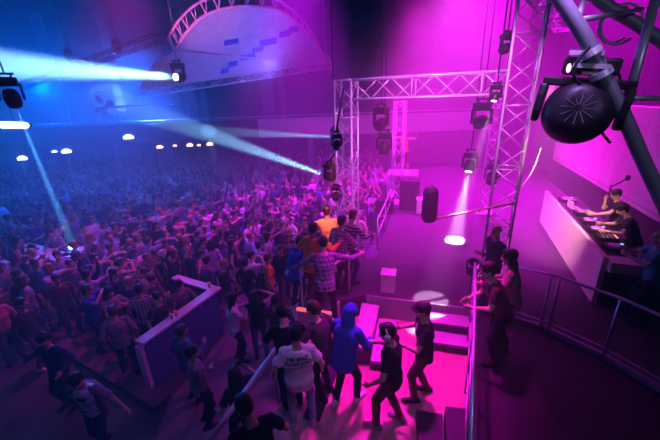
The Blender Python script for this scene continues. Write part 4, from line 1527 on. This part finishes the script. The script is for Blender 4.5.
# lower passage and the stairs between
hero(233, 294, 0, -62, 'person with long dark hair in white top and black dungarees, on the pale passage floor', 'white', 'black', topname='tshirt', arms='phone', hair='long', female=True, lean=4, head=(0, 10), shoes='black', seed=17)
hero(254, 291, 0, 12, 'person with dark hair in black sleeveless top and jeans beside the one in dungarees', 'black', 'denim', topname='tank_top', arms=((.12, .06, -.50), (.02, .16, .22)), hair='long', female=True, sleeveless=True, head=(-30, -4), seed=18)
hero(275, 296, 0, -10, 'person in dark jacket with hand on the passage side of the podium', 'charcoal', 'black', topname='jacket', arms='drink', long_sleeve=True, seed=19)
hero(281, 306, PZ, 20, 'person in black T-shirt bending just behind the white printed T-shirt', 'black', 'navy', topname='tshirt', arms=((.16, .26, -.40), (.16, .26, -.40)), lean=18, head=(0, 14), seed=20)
hero(312, 303, PZ, 60, 'brown-haired person in charcoal top just left of the blue hooded top', 'charcoal', 'black', topname='top', hair='brown', arms=((.1, .3, -.1), (.2, .2, -.3)), lean=16, seed=21)
hero(233, 368, 0, 50, 'person with long dark hair in black top, left of the sloping handrail', 'black', 'black', topname='top', hair='long', female=True, skin=2, arms=((.10, .2, -.40), (.22, .24, -.1)), head=(-20, -4), long_sleeve=False, seed=22)
hero(243, 399, PZ, 30, 'person in black T-shirt seen from above at the bottom edge, right of handrail', 'black', 'black', topname='tshirt', skin=1, arms=((.14, .22, -.42), (.18, .2, -.4)), lean=18, head=(20, 26), seed=23)
hero(181, 326, 0, -35, 'person in denim jacket with brown hair, close against the violet bar wall', 'denim', 'navy', topname='jacket', hair='brown', skin=1, arms='drink', long_sleeve=True, loose=.01, seed=24)
hero(192, 347, 0, -60, 'person in grey long-sleeved shirt, arms folded, in front of the violet bar wall', 'grey', 'black', topname='shirt', hair='dark', skin=1, arms='folded', long_sleeve=True, seed=25)
t, kit = hero(74, 376, 0, 178, 'person in open grey shirt over white tee, one arm swung out, lower left', 'white', 'navy', topname='tshirt', skin=1, hair='dark', arms=((.46, .12, -.28), (.16, .14, -.48)), head=(0, 20), lean=6, feet=((-.12, .14), (.12, -.12)), seed=26)
P2 = kit.P
jk = MB()
for i, q in enumerate((-1, 1)):
    jk.capsule(P2.sh[i] - P2.rx * q * .07, P2.sh[i], .064, .070)
    jk.capsule(P2.sh[i], P2.sh[i].lerp(P2.el[i], .75), .070, .064)
    jk.capsule(P2.pel + P2.rx * q * .15 + P2.t * -.08, P2.sh[i] - P2.rx * q * .06 - P2.t * .04, .085, .08, 14, 1.0)
jk.capsule(P2.pel - P2.fw * .085 - P2.rx * .09, P2.pel - P2.fw * .085 + P2.t * .42 - P2.rx * .06, .09, .085)
jk.capsule(P2.pel - P2.fw * .085 + P2.rx * .09, P2.pel - P2.fw * .085 + P2.t * .42 + P2.rx * .06, .09, .085)
place_part('open_shirt', remesh(jk, 'open_shirt', .011, 2, .004, 26), CLOTH['grey'], t)
tx = MB()
for k, (w, zz) in enumerate(((.085, 1.29), (.075, 1.265), (.05, 1.24))):
    bv = BVHTree.FromPolygons([v.co for v in kit.top.vertices], [tuple(p.vertices) for p in kit.top.polygons]) if k == 0 else bv
    pts = []
    for x in np.linspace(-w, w, 7):
        hit = bv.ray_cast(Vector((x, 1, zz)), Vector((0, -1, 0)))
        pts.append(Vector((x, (hit[0].y if hit[0] else .13) + .002, zz)))
    tx.tube(pts, .010, 6)
tx.build('printed_graphic', CLOTH['black'], [q for q in t.children if q.name.startswith('tshirt')][0])
hero(41, 335, 0, 165, 'person in dark navy top walking on the dark floor, lower left', 'navy', 'black', topname='shirt', skin=1, arms='sway', long_sleeve=True, head=(0, 12), seed=27)
# inside the bar wall and around the lit table
hero(136, 271, 0, 20, 'person in black gingham shirt, back turned, inside the violet bar wall', 'black gingham', 'navy', topname='shirt', arms='down', long_sleeve=True, seed=28, at=(-4.32, 6.42))
hero(128, 297, 0, 30, 'person in grey-blue shirt behind the end post of the bar wall', 'grey', 'navy', topname='shirt', hair='brown', arms='down', long_sleeve=True, seed=29, at=(-4.42, 5.62))
hero(172, 266, 0, -120, 'person in floral top leaning arms on the pale bar ledge', 'floral', 'black', topname='top', arms=((.0, .34, -.26), (.06, .3, -.34)), long_sleeve=True, lean=10, seed=30, at=(-3.56, 6.62))
hero(50, 230, 0, 190, 'person in blue-and-white checked shirt at the blue-lit table', 'blue check', 'navy', topname='shirt', arms='lean', long_sleeve=True, lean=12, seed=31)
hero(30, 221, 0, 200, 'person in royal blue T-shirt with badge, behind the blue-lit table', 'royal blue', 'navy', topname='tshirt', arms='lean', seed=32)
hero(17, 237, 0, -70, 'person with fair hair in dark tank top, left of the blue-lit table', 'dark red', 'black', topname='tank_top', hair='long', female=True, sleeveless=True, arms=((-.02, .36, -.2), (.0, .34, -.26)), lean=12, seed=33)
hero(268, 255, 0, -70, 'person in long orange top, left of the podium among the crowd', 'orange', 'brown', topname='top', hair='brown', female=True, arms='down', seed=34)
hero(251, 252, 0, -60, 'person in white T-shirt behind the long orange top', 'white', 'navy', topname='tshirt', arms='clap', seed=35)
hero(259, 242, 0, -40, 'person in pale lilac top with short hair, just above the white T-shirt', 'lilac', 'navy', topname='tshirt', arms='down', hair='cropped', seed=36)
hero(231, 240, 0, -70, 'person in black tank top and pale pleated skirt, left of the white T-shirt', 'black', 'pale grey', topname='tank_top', hair='long', female=True, sleeveless=True, bottom='skirt', arms='down', seed=37)
hero(245, 259, 0, -30, 'person in black sweater with dark hair, directly below the white T-shirt', 'black', 'black', topname='top', arms='drink', long_sleeve=True, seed=38)
# on the far podium and upstage
pc_ = Vector((pc.x, pc.y, SZ + .95))
kd = Kit(fine=True, female=True, hair='long', arms=((.30, .10, .22), (.24, .2, .30)), sleeveless=True, bottom='shorts', feet=((-.18, 0), (.18, .05)), crouch=.03, seed=39)
put(kd, pc_, 170, 'dancer with raised arms on the thin-legged podium at the far stage', 'orange', 'dark red', 'fair', 0, 'white', 'tank_top')  # orange of the top carries the red light falling on the dancer
HEROES = [o for o in COL.objects if o.name.startswith('person')]

# ------------------------------------------------------------------ the crowd
KITS = []
for i, kw in enumerate((
        dict(arms='down'), dict(arms='down', long_sleeve=True, loose=.008), dict(arms='one_up'), dict(arms='both_up', long_sleeve=True), dict(arms='clap'),
        dict(arms='phone', female=True, hair='long'), dict(arms='drink', long_sleeve=True), dict(arms='folded', long_sleeve=True), dict(arms='both_up', female=True, hair='long', sleeveless=True),
        dict(arms='sway', female=True, hair='ponytail', bottom='skirt', sleeveless=True), dict(arms='down', female=True, hair='long', long_sleeve=True), dict(arms='point', hair='cropped'),
        dict(arms='clap', female=True, hair='bun'), dict(arms='drink', hair='cropped', fat=1.12))):
    kw = dict(kw)
    KITS.append(Kit(seed=50 + i, head=(rnd.uniform(-15, 15), rnd.uniform(-4, 10)), lean=rnd.uniform(0, 7), feet=((-.13, rnd.uniform(-.06, .1)), (.13, rnd.uniform(-.06, .1))), **kw))
POSE = {'down': 'arms down', 'one_up': 'one arm raised', 'both_up': 'arms raised', 'clap': 'hands at chest', 'phone': 'looking down', 'drink': 'hand lifted', 'folded': 'arms folded',
        'sway': 'arms swaying', 'point': 'arm forward'}
SHADE = ['black', 'charcoal', 'navy', 'white', 'pale blue', 'grey', 'pale grey', 'dark red', 'rose', 'lilac', 'beige', 'olive', 'brown', 'teal', 'blue check', 'striped', 'royal blue', 'navy plaid', 'orange']
SHW = [20, 9, 9, 10, 7, 6, 5, 2, 5, 5, 4, 2, 3, 3, 2, 2, 4, 3, 0]

# free floor: left of the stage, round the bar wall, the table and the ledges
stageL = [(-0.95, 5.7), (-0.95, 7.9), (0.0, 8.5), (0.9, 8.9), (2.3, 12.6), (3.6, 17.0)]


def stage_x(y):
    for (x0, y0), (x1, y1) in zip(stageL, stageL[1:]):
        if y0 <= y <= y1:
            return x0 + (x1 - x0) * (y - y0) / (y1 - y0)
    return 4.0 if y > 17 else -0.95


def seg_dist(p, a, b):
    p, a, b = Vector((p[0], p[1])), Vector((a[0], a[1])), Vector((b[0], b[1]))
    d = b - a
    t_ = max(0, min(1, (p - a).dot(d) / d.length_squared))
    return (p - a - d * t_).length


walls = [(b1, b2, .42), (b1, b3, .40), (c0, c1, .60), (c1, c2, .60), ((-6.9, 6.75), (-3.35, 4.8), .38)]
for o in COL.objects:
    if o.name.startswith('low_wall'):
        e = [c for c in o.children if c.name.startswith('panel')][0]
        x = max(v.co.x for v in e.data.vertices)
        y = max(v.co.y for v in e.data.vertices)
        walls.append((o.location.copy(), o.location + Vector((x, y, 0)), .55))
cols = [(x, 20.6) for x in (-19, -13, -7, -1, 5)]
spots = [Vector((o.location.x, o.location.y)) for o in HEROES]


def free(x, y, gap):
    if x > stage_x(y) - .45:
        return False
    if any(seg_dist((x, y), a, b) < g for a, b, g in walls):
        return False
    if any((Vector((x, y)) - Vector(c_)).length < .5 for c_ in cols):
        return False
    p = Vector((x, y))
    return all((p - q).length > gap for q in spots)


shields = []
for o in HEROES:
    if o.location.z < .5:
        u0, v0 = project(o.location + Vector((0, 0, 1.75)))
        u1, v1 = project(o.location + Vector((0, 0, .75)))
        shields.append((min(u0, u1) - 6, max(u0, u1) + 6, v0 - 2, v1, o.location.y))


def hides(u, v, y):
    return any(a < u < b and c < v < d and y < yy for a, b, c, d, yy in shields)


def in_view(x, y, z=1.6, mx=14):
    u, v = project((x, y, z))
    return -mx < u < 660 + mx and v < 452, u, v


near, tries = [], 0
cr = random.Random(21)
while tries < 60000 and len(near) < 238:
    tries += 1
    first = len(near) < 46 and tries < 6000          # the near left corner fills up first
    y = cr.uniform(5.8, 9.2) if first else 5.4 + 9.6 * (cr.random() ** .8)
    x = cr.uniform(-11, -3.6) if first else cr.uniform(-17, 2.6)
    ok, u, v = in_view(x, y)
    if not ok:
        continue
    # the walkway in front of the bar wall and the pale passage stay open
    if x > -3.9 + (y - 5.2) * .5 and y < 6.9 and x < -1.0:
        continue
    if x > -7.2 and y < 4.76 + (-3.3 - x) * .56 + .4:
        if cr.random() < .97 or y < 5.2:
            continue
    gap = .50 if y < 9 else (.47 if y < 12 else .50)
    if v < 158 or hides(u, v, y) or not free(x, y, gap):
        continue
    spots.append(Vector((x, y)))
    near.append((x, y, u, v))
near.sort(key=lambda q: q[1])


def zone(x, y, u, v):
    if y < 9 and -5.2 < x < -2.6:
        return 'inside violet bar' if x > -4.6 and y < 7.6 else 'behind violet bar'
    if y < 9.0 and x <= -5.2:
        return 'lower-left floor'
    if x < -7.4 and y < 11.8:
        return 'by blue-lit table'
    if x < -8.5:
        return 'far left'
    if x > -2.4 and y < 10:
        return 'beside podium'
    if x > -1.2:
        return 'near gate tower'
    if y > 12.3:
        return 'before far ledge'
    if x < -5.0:
        return 'crowd past the bar'
    return 'mid-crowd'


people = []
for (x, y, u, v) in near:
    k = cr.choice((0, 0, 1, 1, 2, 3, 4, 5, 6, 7, 8, 9, 10, 10, 11, 12, 13))
    P = KITS[k].P
    top = cr.choices(SHADE, SHW)[0]
    hair = cr.choices(('dark', 'brown', 'fair', 'reddish'), (9, 7, 4, 1.2))[0]
    low = cr.choices(('black', 'navy', 'denim', 'charcoal', 'brown', 'khaki', 'pale denim'), (8, 5, 5, 4, 2, 1, 1))[0]
    face = heading((x, y), (2.2, 8.5)) + cr.gauss(0, 45)
    garment = 'tank top' if P.sleeveless else ('shirt' if P.long_sleeve else 't-shirt')
    if P.bottom == 'skirt':
        garment = 'top and skirt'
    hl = {'short': 'short', 'cropped': 'cropped', 'long': 'long', 'ponytail': 'tied-back', 'bun': 'bunned'}[P.hair]
    pose = P.arms
    people.append([k, x, y, u, v, top, hair, low, face, garment, f'{hl} {hair}-haired person, {top} {garment}, {POSE[pose]}', zone(x, y, u, v)])
seen = {}
for p in people:
    seen.setdefault((p[10], p[11]), []).append(p)
ORD = ['leftmost', 'second', 'third', 'fourth', 'fifth', 'sixth']
for (a, b_), ps in seen.items():
    ps.sort(key=lambda q: q[3])
    for i, p in enumerate(ps):
        p.append(f'{a}, {b_}' + ('' if len(ps) == 1 else (', left one' if i == 0 else ', right one') if len(ps) == 2 else f', {ORD[i]} from left'))
for p in people:
    k, x, y, u, v, top, hair, low, face, garment = p[:10]
    z = 0.0
    t_ = put(KITS[k], (x, y, z), face, p[12], top, low, hair, cr.randrange(3), 'black' if cr.random() < .6 else cr.choice(('white', 'grey', 'brown')),
             {'tank top': 'tank_top', 'shirt': 'shirt', 't-shirt': 'tshirt', 'top and skirt': 'top'}[garment], None, cr.uniform(.94, 1.06), 'people in the crowd')

# everybody farther off: one dense mass, too small to tell apart
def small_person(bmk, x, y, face, h, arms, r_):
    M = Matrix.Rotation(R(face), 3, 'Z')
    o = Vector((x, y, 0))
    q = lambda a, b, c_: o + M @ (Vector((a, b, c_)) * h)
    bmk[0].capsule(q(0, 0, .95), q(0, 0, 1.36), .15, .17, 8, .65, M @ Vector((0, 1, 0)))
    for s_ in (-1, 1):
        bmk[1].capsule(q(s_ * .09, 0, .92), q(s_ * .1, 0, .06), .08, .05, 6)
        if arms == 2 or (arms == 1 and s_ == 1):
            bmk[0].capsule(q(s_ * .19, 0, 1.40), q(s_ * .30, .06, 1.58), .05, .045, 6)
            bmk[2].capsule(q(s_ * .30, .06, 1.58), q(s_ * .22, .12, 1.86), .038, .036, 6)
        else:
            bmk[0].capsule(q(s_ * .19, 0, 1.40), q(s_ * .25, -.02, 1.14), .052, .045, 6)
            bmk[2].capsule(q(s_ * .25, -.02, 1.14), q(s_ * .2, .14, .95), .038, .034, 6)
    bmk[2].capsule(q(0, 0, 1.42), q(0, .01, 1.56), .05, .05, 6)
    bmk[2].ellipsoid(q(0, .015, 1.64), (.075 * h, .09 * h, .115 * h), M, 8, 6)
    bmk[3].ellipsoid(q(0, -.02, 1.68), (.085 * h, .095 * h, .095 * h), M, 8, 6)


tops = ['black', 'navy', 'white', 'pale blue', 'charcoal', 'grey', 'rose', 'lilac', 'beige', 'dark red']
farmb = {('top', n): MB() for n in tops}
farmb.update({('low', 0): MB(), ('skin', 0): MB(), ('hair', 0): MB(), ('hair', 1): MB()})
cnt = tries = 0
grid = {}
for s_ in spots:
    grid.setdefault((int(s_.x // 1), int(s_.y // 1)), []).append(s_)
while tries < 40000 and cnt < 620:
    tries += 1
    y = cr.uniform(12.0, 26.5)
    x = cr.uniform(-23.5, 3.2)
    ok, u, v = in_view(x, y, 1.6, 5)
    if not ok or x > stage_x(y) - .4:
        continue
    if any(seg_dist((x, y), a, b) < g for a, b, g in walls) or any((Vector((x, y)) - Vector(c_)).length < .45 for c_ in cols):
        continue
    p = Vector((x, y))
    gx, gy = int(x // 1), int(y // 1)
    if any((p - q).length < .50 for i in (-1, 0, 1) for j in (-1, 0, 1) for q in grid.get((gx + i, gy + j), ())):
        continue
    grid.setdefault((gx, gy), []).append(p)
    cnt += 1
    n = cr.choices(tops, (10, 6, 6, 5, 6, 4, 3, 3, 2, 2))[0]
    small_person((farmb[('top', n)], farmb[('low', 0)], farmb[('skin', 0)], farmb[('hair', cr.random() < .3)]), x, y, heading((x, y), (3, 10)) + cr.gauss(0, 40), cr.uniform(.95, 1.05), cr.choices((0, 1, 2), (6, 2, 1.4))[0], cr)
allmb = MB()
mats_, mi = [], []
for key, b in farmb.items():
    if not b.f:
        continue
    mt = {'top': lambda: CLOTH[key[1]], 'low': lambda: CLOTH['navy'], 'skin': lambda: SKINS[1], 'hair': lambda: HAIRS['fair' if key[1] else 'dark']}[key[0]]()
    mats_.append(mt)
    mi += [len(mats_) - 1] * len(b.f)
    allmb.add(b.v, b.f)
me = bpy.data.meshes.new('distant_crowd')
me.from_pydata(allmb.v, [], allmb.f)
for mt in mats_:
    me.materials.append(mt)
me.polygons.foreach_set('material_index', mi)
me.polygons.foreach_set('use_smooth', [True] * len(mi))
me.update()
o = bpy.data.objects.new('distant_crowd', me)
COL.objects.link(o)
tag(o, 'dense far mass of people under the blue light, back to the balcony', 'crowd', kind='stuff')

# ------------------------------------------------------------------ haze: thin fog everywhere in the hall
nt = wd.node_tree
vs_ = nt.nodes.new('ShaderNodeVolumeScatter')
vs_.inputs['Color'].default_value = (0.95, 0.95, 0.97, 1)
vs_.inputs['Density'].default_value = 0.025
vs_.inputs['Anisotropy'].default_value = 0.25
nt.links.new(vs_.outputs[0], nt.nodes['World Output'].inputs['Volume'])
